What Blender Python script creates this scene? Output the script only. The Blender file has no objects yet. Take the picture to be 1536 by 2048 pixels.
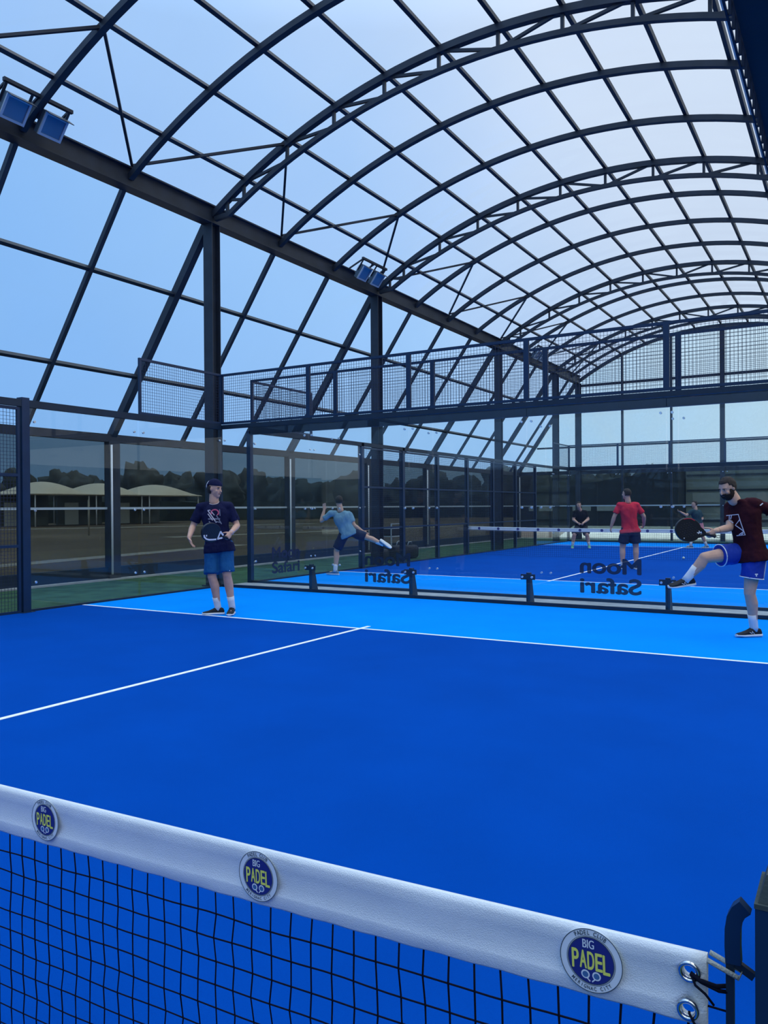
import bpy, bmesh, math, random
from mathutils import Vector, Matrix, noise
random.seed(7)
S = bpy.context.scene
C = S.collection
V = Vector
PI = math.pi

# ------------------------------------------------------------------ materials
def new_mat(name):
    m = bpy.data.materials.new(name); m.use_nodes = True
    nt = m.node_tree
    for n in list(nt.nodes): nt.nodes.remove(n)
    out = nt.nodes.new('ShaderNodeOutputMaterial')
    return m, nt, out

def pbr(name, col, rough=0.6, metal=0.0, vary=0.0, scale=8.0, bump=0.0, bscale=60.0, spec=0.5, detail=4, stretch=None):
    m, nt, out = new_mat(name)
    b = nt.nodes.new('ShaderNodeBsdfPrincipled')
    b.inputs['Base Color'].default_value = (*col, 1)
    b.inputs['Roughness'].default_value = rough
    b.inputs['Metallic'].default_value = metal
    b.inputs['Specular IOR Level'].default_value = spec
    nt.links.new(b.outputs[0], out.inputs[0])
    tc = nt.nodes.new('ShaderNodeTexCoord')
    src = tc.outputs['Object']
    if stretch:
        mp = nt.nodes.new('ShaderNodeMapping'); mp.inputs['Scale'].default_value = stretch
        nt.links.new(src, mp.inputs[0]); src = mp.outputs[0]
    if vary > 0:
        n = nt.nodes.new('ShaderNodeTexNoise'); n.inputs['Scale'].default_value = scale; n.inputs['Detail'].default_value = detail
        r = nt.nodes.new('ShaderNodeMapRange')
        r.inputs['From Min'].default_value = .3; r.inputs['From Max'].default_value = .7
        r.inputs['To Min'].default_value = 1 - vary; r.inputs['To Max'].default_value = 1 + vary
        mx = nt.nodes.new('ShaderNodeVectorMath'); mx.operation = 'SCALE'
        mx.inputs[0].default_value = col
        nt.links.new(src, n.inputs['Vector']); nt.links.new(n.outputs['Fac'], r.inputs['Value'])
        nt.links.new(r.outputs[0], mx.inputs['Scale']); nt.links.new(mx.outputs[0], b.inputs['Base Color'])
    if bump > 0:
        n2 = nt.nodes.new('ShaderNodeTexNoise'); n2.inputs['Scale'].default_value = bscale; n2.inputs['Detail'].default_value = 3
        bp = nt.nodes.new('ShaderNodeBump'); bp.inputs['Strength'].default_value = bump; bp.inputs['Distance'].default_value = .01
        nt.links.new(src, n2.inputs['Vector']); nt.links.new(n2.outputs['Fac'], bp.inputs['Height'])
        nt.links.new(bp.outputs[0], b.inputs['Normal'])
    return m

def pane(name, tint, r0=0.04, rough=0.0, k=1.0, haze=0.0, hazecol=(.6, .7, .8), translucent=False):
    """thin clear sheet: tinted see-through plus a Schlick mirror reflection; haze mixes in patchy scatter"""
    m, nt, out = new_mat(name)
    tr = nt.nodes.new('ShaderNodeBsdfTransparent'); tr.inputs[0].default_value = (*tint, 1)
    gl = nt.nodes.new('ShaderNodeBsdfGlossy'); gl.inputs['Roughness'].default_value = rough
    lw = nt.nodes.new('ShaderNodeLayerWeight'); lw.inputs['Blend'].default_value = .5
    pw = nt.nodes.new('ShaderNodeMath'); pw.operation = 'POWER'; pw.inputs[1].default_value = 4.2
    ml = nt.nodes.new('ShaderNodeMath'); ml.operation = 'MULTIPLY_ADD'
    ml.inputs[1].default_value = k * (1 - r0); ml.inputs[2].default_value = r0
    mix = nt.nodes.new('ShaderNodeMixShader')
    nt.links.new(lw.outputs['Facing'], pw.inputs[0]); nt.links.new(pw.outputs[0], ml.inputs[0])
    nt.links.new(ml.outputs[0], mix.inputs[0])
    base = tr
    if haze > 0:
        df = nt.nodes.new('ShaderNodeBsdfTranslucent' if translucent else 'ShaderNodeBsdfDiffuse'); df.inputs[0].default_value = (*hazecol, 1)
        mh = nt.nodes.new('ShaderNodeMixShader')
        tc = nt.nodes.new('ShaderNodeTexCoord'); no = nt.nodes.new('ShaderNodeTexNoise'); no.inputs['Scale'].default_value = .6
        no.inputs['Detail'].default_value = 5
        mr = nt.nodes.new('ShaderNodeMapRange'); mr.inputs['From Min'].default_value = .35; mr.inputs['From Max'].default_value = .7
        mr.inputs['To Min'].default_value = haze * .4; mr.inputs['To Max'].default_value = haze * 1.6
        nt.links.new(tc.outputs['Object'], no.inputs['Vector']); nt.links.new(no.outputs['Fac'], mr.inputs['Value'])
        nt.links.new(mr.outputs[0], mh.inputs[0]); nt.links.new(tr.outputs[0], mh.inputs[1]); nt.links.new(df.outputs[0], mh.inputs[2])
        base = mh
    nt.links.new(base.outputs[0], mix.inputs[1]); nt.links.new(gl.outputs[0], mix.inputs[2])
    nt.links.new(mix.outputs[0], out.inputs[0])
    return m

M = dict(
    steel=pbr('dark_steel', (.022, .032, .050), .5, .0, .25, 3, .05, 40, .4),
    navy=pbr('navy_paint', (.004, .025, .072), .42, .0, .12, 5, .03, 60, .45),
    navyd=pbr('dark_navy_paint', (.008, .023, .045), .5, .0, .15, 5, .03, 60, .4),
    wire=pbr('mesh_wire', (.012, .022, .06), .6),
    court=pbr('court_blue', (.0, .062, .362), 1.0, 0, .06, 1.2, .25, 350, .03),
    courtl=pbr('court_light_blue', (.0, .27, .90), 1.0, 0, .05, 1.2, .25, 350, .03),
    line=pbr('line_white', (.85, .9, .95), .8, spec=.2),
    turf=pbr('green_turf', (.040, .095, .052), .95, 0, .35, 2.5, .5, 200, .1),
    concrete=pbr('concrete', (.36, .40, .42), .9, 0, .18, 4, .2, 60, .2),
    tape=pbr('white_canvas', (.74, .80, .84), .75, 0, .05, 6, .25, 500, .25),
    cord=pbr('net_cord', (.003, .005, .016), .9, spec=.15),
    rope=pbr('beige_rope', (.42, .43, .38), .85, bump=.5, bscale=300),
    chrome=pbr('chrome', (.62, .64, .66), .18, 1.0),
    bolt=pbr('bolt_steel', (.75, .8, .85), .25, .8),
    white=pbr('white_plastic', (.8, .82, .84), .5),
    pale=pbr('pale_grey_metal', (.50, .58, .62), .5),
    capgrey=pbr('rubber_cap', (.035, .055, .055), .7, bump=.2, bscale=80),
    badgeb=pbr('badge_blue', (.012, .022, .20), .6),
    badgew=pbr('badge_white', (.73, .79, .84), .7),
    badgey=pbr('badge_yellow', (.80, .82, .14), .6),
    badgek=pbr('badge_ink', (.05, .08, .10), .6),
    letter=pbr('glass_lettering', (.004, .012, .055), .5),
    alu=pbr('lamp_housing', (.10, .16, .22), .45, .3),
    lens=pbr('lamp_glass', (.07, .16, .32), .15, 0, spec=.9),
    lampedge=pbr('lamp_rim', (.45, .55, .66), .4, .2),
    skin=pbr('skin', (.60, .36, .265), .55, 0, .06, 20, .05, 200, .4),
    hair=pbr('dark_hair', (.022, .015, .013), .7, 0, .3, 60, .6, 220, .4, stretch=(1, 1, 3)),
    beard=pbr('beard_hair', (.020, .012, .010), .8, 0, .3, 60, .6, 300, .3),
    eyew=pbr('eye_white', (.42, .40, .40), .5), eyek=pbr('eye_dark', (.01, .008, .006), .2),
    lip=pbr('lip', (.36, .14, .12), .5),
    tnavy=pbr('navy_cotton', (.008, .011, .048), .9, 0, .15, 8, .2, 300, .15),
    tmaroon=pbr('maroon_cotton', (.035, .006, .012), .9, 0, .15, 8, .2, 300, .15),
    tblue=pbr('light_blue_cotton', (.17, .32, .42), .9, 0, .1, 8, .2, 300, .15),
    tred=pbr('red_cotton', (.62, .03, .065), .9, 0, .1, 8, .2, 300, .15),
    tblack=pbr('black_cotton', (.008, .010, .018), .9, 0, .1, 8, .2, 300, .15),
    tteal=pbr('dark_teal_cotton', (.02, .055, .075), .9, 0, .1, 8, .2, 300, .15),
    steal=pbr('teal_shorts', (.004, .085, .24), .8, 0, .12, 8, .1, 300, .25),
    sblue=pbr('blue_shorts', (.004, .035, .34), .75, 0, .1, 8, .1, 300, .3),
    snavy=pbr('navy_shorts', (.008, .020, .065), .8, 0, .12, 8, .1, 300, .25),
    sgrey=pbr('charcoal_shorts', (.03, .035, .045), .8, 0, .12, 8, .1, 300, .25),
    spink=pbr('pink_shorts', (.62, .25, .28), .8, 0, .12, 8, .1, 300, .25),
    sock=pbr('white_sock', (.68, .72, .76), .9, bump=.3, bscale=400),
    shoe=pbr('black_shoe', (.005, .007, .011), .75, 0, .3, 30, .3, 200),
    shoeb=pbr('grey_blue_shoe', (.12, .22, .30), .6, 0, .2, 30, .3, 200),
    shoeg=pbr('green_shoe', (.12, .45, .18), .6),
    sole=pbr('white_sole', (.70, .74, .78), .6),
    print_r=pbr('print_pink', (.62, .11, .20), .8), print_g=pbr('print_grey', (.18, .20, .28), .8),
    print_w=pbr('print_white', (.62, .58, .66), .8),
    racket=pbr('racket_black', (.008, .009, .014), .4), rwhite=pbr('racket_white', (.8, .82, .86), .5),
    ball=pbr('ball_yellow_white', (.72, .85, .70), .9),
    field=pbr('field_grass', (.16, .125, .085), .95, 0, .35, .12, 0, 1, .1, 6),
    path=pbr('gravel_path', (.42, .38, .30), .95, 0, .2, 2),
    tent=pbr('tent_canvas', (.85, .74, .56), .8, 0, .06, .4),
    tentwall=pbr('tent_side', (.16, .18, .17), .9, 0, .5, .35),
    tree=pbr('bare_tree_crown', (.075, .090, .088), .95, 0, .4, .9, .3, 3),
    trunk=pbr('tree_bark', (.06, .045, .035), .95),
    hedge=pbr('dark_hedge', (.030, .042, .034), .95, 0, .4, 1.2),
    facade=pbr('grey_green_cladding', (.55, .62, .56), .9, 0, .3, .5),
    faced=pbr('dark_cladding', (.05, .065, .085), .8, 0, .15, .5),
    facew=pbr('building_window', (.80, .86, .82), .3),
    cream=pbr('cream_board', (.85, .88, .74), .8, 0, .1, 3),
    bag=pbr('black_bag', (.008, .010, .016), .6),
)
M['glass'] = pane('court_glass', (.975, .988, .985), .022, 0.0, .75, .003)
M['skin_cover'] = pane('roof_sheet', (.955, .975, 1.0), .02, .08, .35, .02, (.8, .85, .9))
M['side_cover'] = pane('side_sheet', (.86, .955, 1.0), .015, .1, .25, .02, (.7, .8, .9))
M['gable_cover'] = pane('gable_sheet', (.84, .97, .96), .02, .1, .3, .30, (.86, .98, .98), True)
M['screen'] = pane('windbreak_sheet', (.43, .46, .45), .012, .12, .3, .012, (.10, .17, .20))

# ------------------------------------------------------------------ helpers
def frame(d, up=V((0, 0, 1))):
    d = d.normalized()
    if abs(d.dot(up)) > .999: up = V((0, 1, 0))
    s = d.cross(up).normalized(); u = s.cross(d).normalized()
    return d, s, u

class MB:
    def __init__(self): self.bm = bmesh.new()
    def quadbox(self, pts, mi=0):
        vs = [self.bm.verts.new(p) for p in pts]
        for f in ((0, 3, 2, 1), (4, 5, 6, 7), (0, 1, 5, 4), (1, 2, 6, 5), (2, 3, 7, 6), (3, 0, 4, 7)):
            fc = self.bm.faces.new([vs[i] for i in f]); fc.material_index = mi
        return self
    def box(self, a, b, mi=0):
        x0, y0, z0 = a; x1, y1, z1 = b
        return self.quadbox([(x0, y0, z0), (x1, y0, z0), (x1, y1, z0), (x0, y1, z0), (x0, y0, z1), (x1, y0, z1), (x1, y1, z1), (x0, y1, z1)], mi)
    def bar(self, p0, p1, w, h, up=V((0, 0, 1)), mi=0):
        p0 = V(p0); p1 = V(p1); d, s, u = frame(p1 - p0, V(up))
        s = s * w / 2; u = u * h / 2
        return self.quadbox([p0 - s - u, p0 + s - u, p1 + s - u, p1 - s - u, p0 - s + u, p0 + s + u, p1 + s + u, p1 - s + u], mi)
    def poly(self, pts, w, h, up=V((0, 0, 1)), mi=0):
        """swept rectangular section along a polyline"""
        pts = [V(p) for p in pts]; up = V(up); prev = None
        for i, p in enumerate(pts):
            a = pts[max(i - 1, 0)]; b = pts[min(i + 1, len(pts) - 1)]
            d, s, u = frame(b - a, up); s = s * w / 2; u = u * h / 2
            r = [self.bm.verts.new(q) for q in (p - s - u, p + s - u, p + s + u, p - s + u)]
            if prev:
                for k in range(4):
                    f = self.bm.faces.new([prev[k], prev[(k + 1) % 4], r[(k + 1) % 4], r[k]]); f.material_index = mi
            else:
                self.bm.faces.new(r[::-1]).material_index = mi
            prev = r
        self.bm.faces.new(prev).material_index = mi
        return self
    def loft(self, rings, seg=16, mi=0, power=2.0):
        prev = None
        for c, U, W in rings:
            r = []
            for k in range(seg):
                a = 2 * PI * k / seg; ca, sa = math.cos(a), math.sin(a)
                ca = math.copysign(abs(ca) ** (2 / power), ca); sa = math.copysign(abs(sa) ** (2 / power), sa)
                r.append(self.bm.verts.new(V(c) + U * ca + W * sa))
            if prev:
                for k in range(seg):
                    f = self.bm.faces.new([prev[k], prev[(k + 1) % seg], r[(k + 1) % seg], r[k]]); f.material_index = mi; f.smooth = True
            else:
                self.bm.faces.new(r[::-1]).material_index = mi
            prev = r
        self.bm.faces.new(prev).material_index = mi
        return self
    def tube(self, pts, rad, seg=8, mi=0):
        pts = [V(p) for p in pts]; rs = []
        for i, p in enumerate(pts):
            a = pts[max(i - 1, 0)]; b = pts[min(i + 1, len(pts) - 1)]
            d, s, u = frame(b - a); r = rad[i] if isinstance(rad, (list, tuple)) else rad
            rs.append((p, s * r, u * r))
        return self.loft(rs, seg, mi)
    def capsule(self, p0, p1, r0, r1, seg=14, mi=0):
        p0 = V(p0); p1 = V(p1); d, s, u = frame(p1 - p0); rs = []
        for k in range(1, 5):
            a = PI / 2 * (1 - k / 4); rs.append((p0 - d * r0 * math.sin(a), s * r0 * math.cos(a), u * r0 * math.cos(a)))
        for k in range(4):
            a = PI / 2 * k / 4; rs.append((p1 + d * r1 * math.sin(a), s * r1 * math.cos(a), u * r1 * math.cos(a)))
        return self.loft(rs, seg, mi)
    def chain(self, pts, rad, seg=14):
        for i in range(len(pts) - 1): self.capsule(pts[i], pts[i + 1], rad[i], rad[i + 1], seg)
        return self
    def ell(self, c, a, b, d, seg=20, n=12, mi=0):
        c = V(c); rs = []
        for k in range(1, n):
            t = PI * k / n; rs.append((c - d * math.cos(t), a * math.sin(t), b * math.sin(t)))
        return self.loft(rs, seg, mi)
    def cyl(self, p0, p1, r, seg=16, mi=0):
        d, s, u = frame(V(p1) - V(p0)); return self.loft([(V(p0), s * r, u * r), (V(p1), s * r, u * r)], seg, mi)
    def add(self, me, mat, mi):
        n0 = len(self.bm.faces); self.bm.verts.ensure_lookup_table(); nv = len(self.bm.verts)
        self.bm.from_mesh(me); self.bm.verts.ensure_lookup_table(); self.bm.faces.ensure_lookup_table()
        for v in self.bm.verts[nv:]: v.co = mat @ v.co
        for f in self.bm.faces[n0:]: f.material_index = mi
        return self
    def build(self, name, mats, parent=None, loc=None, recalc=True):
        if recalc: bmesh.ops.recalc_face_normals(self.bm, faces=self.bm.faces)
        me = bpy.data.meshes.new(name); self.bm.to_mesh(me); self.bm.free()
        for m in (mats if isinstance(mats, (list, tuple)) else [mats]): me.materials.append(M[m] if isinstance(m, str) else m)
        o = bpy.data.objects.new(name, me); C.objects.link(o)
        if parent: o.parent = parent
        if loc: o.location = loc
        return o

def tag(o, label, cat, group=None, kind=None):
    if label: o['label'] = label
    if cat: o['category'] = cat
    if group: o['group'] = group
    if kind: o['kind'] = kind
    return o
def empty(name, loc, label, cat, group=None):
    o = bpy.data.objects.new(name, None); o.empty_display_size = .2; C.objects.link(o); o.location = loc
    return tag(o, label, cat, group)
def struct(o, label=None, cat='structure'):
    o['kind'] = 'structure'
    if label: o['label'] = label; o['category'] = cat
    return o
def kids(o): return [c for c in bpy.data.objects if c.parent == o]
def copy_tree(o, parent=None):
    c = o.copy(); C.objects.link(c)
    if parent: c.parent = parent
    for k in kids(o): copy_tree(k, c)
    return c
def text_mesh(txt, size, bold=0.0, align='CENTER', sx=1.0, depth=0.0, space=1.0):
    cu = bpy.data.curves.new('lettering', 'FONT'); cu.body = txt; cu.size = size; cu.offset = bold
    cu.align_x = align; cu.align_y = 'CENTER'; cu.extrude = depth; cu.space_line = .85; cu.space_character = space
    o = bpy.data.objects.new('lettering', cu); C.objects.link(o); o.scale = (sx, 1, 1)
    dg = bpy.context.evaluated_depsgraph_get(); me = bpy.data.meshes.new_from_object(o.evaluated_get(dg))
    bpy.data.objects.remove(o); bpy.data.curves.remove(cu)
    for v in me.vertices: v.co.x *= sx
    return me
ORD = ['first', 'second', 'third', 'fourth', 'fifth', 'sixth', 'seventh', 'eighth', 'ninth', 'tenth', 'eleventh', 'twelfth', 'thirteenth', 'fourteenth', 'fifteenth', 'sixteenth', 'seventeenth', 'eighteenth', 'nineteenth', 'twentieth', 'twenty-first', 'twenty-second']

# ------------------------------------------------------------------ world, camera
w = bpy.data.worlds.new('overcast_sky'); S.world = w; w.use_nodes = True
nt = w.node_tree
for n in list(nt.nodes): nt.nodes.remove(n)
wo = nt.nodes.new('ShaderNodeOutputWorld'); bg = nt.nodes.new('ShaderNodeBackground')
tc = nt.nodes.new('ShaderNodeTexCoord')
dt = nt.nodes.new('ShaderNodeVectorMath'); dt.operation = 'DOT_PRODUCT'; dt.inputs[1].default_value = (.8, .3, .5)
nz = nt.nodes.new('ShaderNodeTexNoise'); nz.inputs['Scale'].default_value = 2.2; nz.inputs['Detail'].default_value = 6
mz = nt.nodes.new('ShaderNodeMath'); mz.operation = 'MULTIPLY_ADD'; mz.inputs[1].default_value = .30; mz.inputs[2].default_value = -.15
ad = nt.nodes.new('ShaderNodeMath'); ad.operation = 'ADD'
mr = nt.nodes.new('ShaderNodeMapRange'); mr.inputs['From Min'].default_value = -1; mr.inputs['From Max'].default_value = 1
cr = nt.nodes.new('ShaderNodeValToRGB')
els = cr.color_ramp.elements
els[0].position = .24; els[0].color = (.235, .475, .90, 1)
els[1].position = .95; els[1].color = (.86, .92, 1.0, 1)
e = els.new(.5); e.color = (.42, .645, .99, 1)
e = els.new(.66); e.color = (.69, .815, 1.0, 1)
sp = nt.nodes.new('ShaderNodeSeparateXYZ')
zp = nt.nodes.new('ShaderNodeMath'); zp.operation = 'MULTIPLY_ADD'; zp.inputs[1].default_value = 4.2; zp.inputs[2].default_value = -1.15
zc = nt.nodes.new('ShaderNodeMath'); zc.operation = 'MAXIMUM'; zc.inputs[1].default_value = 1.0
L = nt.links.new
L(tc.outputs['Generated'], dt.inputs[0]); L(tc.outputs['Generated'], nz.inputs['Vector']); L(tc.outputs['Generated'], sp.inputs[0])
L(nz.outputs['Fac'], mz.inputs[0]); L(dt.outputs['Value'], ad.inputs[0]); L(mz.outputs[0], ad.inputs[1])
L(ad.outputs[0], mr.inputs['Value']); L(mr.outputs[0], cr.inputs[0]); L(cr.outputs[0], bg.inputs[0])
L(sp.outputs['Z'], zp.inputs[0]); L(zp.outputs[0], zc.inputs[0]); L(zc.outputs[0], bg.inputs[1]); L(bg.outputs[0], wo.inputs[0])

cam = bpy.data.cameras.new('camera'); co = bpy.data.objects.new('camera', cam); C.objects.link(co); S.camera = co
cam.sensor_fit = 'VERTICAL'; cam.sensor_height = 36; cam.sensor_width = 27; cam.lens = 1589.685 / 2048 * 36
cam.clip_start = .05; cam.clip_end = 600
r_ = V((0.86014933, 0.51000485, -0.00617865)); u_ = V((0.0021036, 0.00856659, 0.99996109)); f_ = V((-0.51003794, 0.86012886, -0.0062957))
co.matrix_world = Matrix(((r_.x, u_.x, -f_.x, 5.13468), (r_.y, u_.y, -f_.y, -1.13386), (r_.z, u_.z, -f_.z, 1.46932), (0, 0, 0, 1)))
S.view_settings.view_transform = 'Standard'; S.view_settings.look = 'None'; S.view_settings.gamma = 1
S.view_settings.use_curve_mapping = False; S.view_settings.exposure = 0.0
S.cycles.transparent_max_bounces = 40; S.cycles.max_bounces = 8

# ------------------------------------------------------------------ main dimensions
XC, XW = -5.3, -8.1          # column line, outer wall line
YB1, YB2, YE2 = 10.06, 10.90, 30.90   # back glass near court, front glass and far glass of second court
HG, HM = 2.97, 3.95          # glass top, mesh top
SP = 1.986                   # glass panel pitch
T1 = 10.15                   # first truss in view
YEND = 33.3; YFRONT = -8.0
TR = [-1.85, 4.15, 10.15, 16.15, 24.15, 30.15]
RIBS = [.15, 2.15, 6.15, 8.15, 12.15, 14.15, 18.15, 20.15, 22.15, 26.15, 28.15, 32.15]
XM, RT, ZT = .45, 10.3, 8.70  # arch middle, radius, crown
def topz(x): return ZT - RT + math.sqrt(RT * RT - (x - XM) ** 2)
def botz(x): return 8.38 - 10.4 + math.sqrt(10.4 ** 2 - (x - XM) ** 2)
XR = 2 * XM - XC             # right column line 6.2

# ------------------------------------------------------------------ floors
b = MB(); b.box((XW, YFRONT, -.10), (9.2, YEND, 0.0)); struct(b.build('floor', 'turf'), 'green artificial turf floor around both courts', 'floor')
def court(y0, y1, net, label, lines_y):
    b = MB()
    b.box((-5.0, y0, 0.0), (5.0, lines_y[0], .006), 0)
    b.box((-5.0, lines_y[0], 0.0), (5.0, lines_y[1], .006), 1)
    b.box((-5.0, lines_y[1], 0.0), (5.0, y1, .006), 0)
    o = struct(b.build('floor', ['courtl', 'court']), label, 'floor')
    z0, z1 = .0061, .0085
    for ly in lines_y:
        b = MB(); b.box((-5.0, ly - .025, z0), (5.0, ly + .025, z1)); b.build('service_line', 'line', o)
    b = MB(); b.box((-.025, lines_y[0] - .2, z0), (.025, lines_y[1] + .2, z1 + .0006)); b.build('centre_line', 'line', o)
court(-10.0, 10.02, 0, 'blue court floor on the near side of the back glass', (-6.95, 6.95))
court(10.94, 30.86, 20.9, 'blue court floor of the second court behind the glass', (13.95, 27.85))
b = MB(); b.box((-5.1, 10.10, 0), (5.1, 10.86, .012)); struct(b.build('trim_1', 'concrete'), 'grey concrete strip between the two courts', 'floor strip')
b = MB(); b.box((XW + .02, YFRONT, 0), (XW + .14, YEND, .035)); struct(b.build('trim_2', 'concrete'), 'pale kerb along the foot of the left outer wall', 'kerb')

# ------------------------------------------------------------------ outdoors
b = MB(); b.box((-260, -80, -.4), (200, 330, -.12)); struct(b.build('ground', 'field'), 'brown grass field outside the hall', 'ground')
for i, (p0, p1, wd) in enumerate([((-13.5, 2, -.11), (-17.5, 25, -.11), .9), ((-60, 20, -.11), (-40, 62, -.11), 1.6), ((-27, 30, -.11), (-22, 60, -.11), 1.2)]):
    b = MB(); b.bar(p0, p1, wd, .02)
    struct(b.build('path', 'path'), ['narrow pale gravel path just outside the left wall', 'pale path running across the far side of the field', 'pale path leading away beyond the left wall'][i], 'path')

def tent(y, wd, h, lab):
    t = empty('dome_tent', (-60, y, -.1), lab, 'tent', 'white dome tents')
    b = MB(); n = 16; prev = None
    for j in range(13):
        v = -1 + 2 * j / 12
        row = []
        for i in range(n + 1):
            u = -1 + 2 * i / n
            z = 2.95 + (h - 2.95) * math.cos(u * PI / 2) ** 1.15 * math.cos(v * PI / 2) ** .5 if abs(u) < 1 and abs(v) < 1 else 2.95
            row.append(b.bm.verts.new((v * 3.4, u * wd / 2, z)))
        if prev:
            for i in range(n): b.bm.faces.new([prev[i], prev[i + 1], row[i + 1], row[i]]).smooth = True
        prev = row
    b.box((-3.4, -wd / 2, 2.88), (3.4, wd / 2, 2.945))
    b.build('canopy', 'tent', t)
    for sx in (-3.1, 3.1):
        for sy in (-1, 1):
            q = MB(); q.cyl((sx, sy * (wd / 2 - .3), 0), (sx, sy * (wd / 2 - .3), 2.9), .06, 8); q.build('pole', 'white', t)
    q = MB(); q.box((-3.0, -wd / 2 + .4, 0), (-2.7, wd / 2 - .4, 2.88)); q.build('side_wall', 'tentwall', t)
    q = MB(); q.box((-2.69, -wd / 2 + 1.2, .0), (-2.62, -wd / 2 + 2.8, 2.2)); q.build('door', 'facew', t)
tent(46.2, 6.3, 4.12, 'white dome tent across the field, leftmost of three')
tent(52.7, 6.2, 4.12, 'white dome tent across the field, middle of three, behind the wall post')
tent(60.0, 7.6, 4.12, 'white dome tent across the field, rightmost of three')

def blob(name, mat, c, sx, sy, sz, amp, sd, parent=None, seg=28, n=16):
    b = MB(); b.ell((0, 0, 0), V((sx, 0, 0)), V((0, sy, 0)), V((0, 0, sz)), seg, n)
    for v in b.bm.verts:
        k = noise.fractal(v.co * .55 + V((sd, sd * 2, 0)), .8, 2.2, 5)
        v.co += v.co.normalized() * amp * k * 2
        v.co.z = max(v.co.z, -sz * .95)
    return b.build(name, mat, parent, c)
cx, cy = 5.13, -1.13
for i in range(24):
    ang = math.radians(122.5 - 25.7 + 27.5 - i * 2.55 + 23.5)   # world angle of the view ray, fanned over the far edge
    R0 = (112, 130)[i % 2] + 5 * random.random()
    x, y = cx + R0 * math.cos(ang), cy + R0 * math.sin(ang)
    hh = 5.6 + 2.4 * random.random()
    t = empty('tree', (x, y, -.15), 'dark bare tree beyond the field, %s from the left' % ORD[min(i, 21)] if i < 22 else 'dark bare tree at the far right end of the row' + (' nearest the corner' if i == 22 else ''), 'tree', 'trees beyond the field')
    q = MB(); q.tube([(0, 0, 0), (.1, 0, hh * .35), (0, .1, hh * .62)], [.28, .2, .1], 8); q.build('trunk', 'trunk', t)
    blob('crown', 'tree', (0, 0, hh * .56), 2.9 + random.random(), 3.0, hh * .42, .9, i * 7.3, t)
# low hedge in front of the trees
for i, (a, c_) in enumerate([((-75, 28), (-72, 66)), ((-72, 66), (-50, 105)), ((-50, 105), (-20, 118))]):
    b = MB(); b.poly([(a[0] + (c_[0] - a[0]) * k / 20, a[1] + (c_[1] - a[1]) * k / 20, 1.0) for k in range(21)], 2.0, 2.5)
    for v in b.bm.verts: v.co += V((noise.noise(v.co * .7), noise.noise(v.co * .8 + V((9, 0, 0))), .35 * noise.noise(v.co * .5 + V((0, 5, 0)))))
    tag(b.build('hedge', 'hedge'), ['dark hedge behind the dome tents', 'dark hedge right of the dome tents', 'dark hedge beyond the far end of the hall'][i], 'hedge')
# buildings past the far gable
bd = empty('building', (3.5, 52, -.12), 'low grey-green clad building beyond the far end, right of the steep dark one', 'building')
q = MB(); q.box((-7.6, 0, 0), (12, 8, 3.9)); q.build('wall', 'facade', bd)
for k in range(4):
    q = MB(); q.box((-7.55, -.06, .55 + k * .95), (12.05, 0.0, .67 + k * .95)); q.build('band', 'faced', bd)
for k in range(7):
    q = MB(); q.box((-7.2 + k * 2.7, -.05, 1.75), (-5.6 + k * 2.7, -.01, 2.35)); q.build('window', 'facew', bd)
bd = empty('building', (-10.2, 50, -.12), 'dark low building with sloping roof beyond the far end', 'building')
q = MB(); q.quadbox([(-4.5, 0, 0), (6, 0, 0), (6, 8, 0), (-4.5, 8, 0), (-4.5, 0, 2.3), (6, 0, 3.9), (6, 8, 3.9), (-4.5, 8, 2.3)]); q.build('wall', 'faced', bd)
for k, (a, c_) in enumerate([(-3.6, -3.1), (-2.9, -1.8), (-.6, .6), (1.0, 3.6)]):
    q = MB(); q.box((a, -.05, 1.25), (c_, -.01, 1.6)); q.build('window', 'facew', bd)
b = MB(); b.quadbox([(-6.4, 33.7, -.12), (12, 33.7, -.12), (12, 36, -.12), (-6.4, 36, -.12), (-6.4, 33.7, .06), (12, 33.7, .06), (12, 36, .52), (-6.4, 36, .52)]); struct(b.build('slab', 'cream'), 'pale sloping bank added outside the far end wall to catch skylight', 'slab')  # added surface, tilted up so skylight makes it a bright strip
# goal post and fence outside
for i, (x, y) in enumerate([(-34, 30.5), (-34, 41.5)]):
    q = MB(); q.cyl((x, y, -.12), (x, y, 2.0), .05, 8)
    tag(q.build('fence_post', 'path'), ['thin pale post standing in the field below the middle tent', 'thin pale post standing in the field right of the tents'][i], 'post')

# ------------------------------------------------------------------ hall shell
# roof sheeting
b = MB(); xs = [XC + (XR - XC) * k / 48 for k in range(49)]
pts = [(x, topz(x) + .13) for x in xs]
lo = [b.bm.verts.new((x, YFRONT, z)) for x, z in pts]; hi = [b.bm.verts.new((x, YEND + .1, z)) for x, z in pts]
for k in range(48): b.bm.faces.new([lo[k], lo[k + 1], hi[k + 1], hi[k]]).smooth = True
struct(b.build('ceiling', 'skin_cover'), 'clear curved sheeting of the arched roof', 'roof')
# sloping left glazing
b = MB(); n = V((3.95, 0, 2.8)).normalized()
def sl(t): return V((-5.42 + (XW + 5.42) * t, 0, 6.82 + (2.96 - 6.82) * t))
A, B_ = sl(0), sl(1)
off = V((-.83, 0, .56)) * .07
vs = [b.bm.verts.new(q) for q in (V((A.x, YFRONT, A.z)) + off, V((B_.x, YFRONT, B_.z)) + off, V((B_.x, YEND, B_.z)) + off, V((A.x, YEND, A.z)) + off)]
b.bm.faces.new(vs); struct(b.build('window_1', 'side_cover'), 'sloping translucent glazing on the left side', 'glazing')
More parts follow.
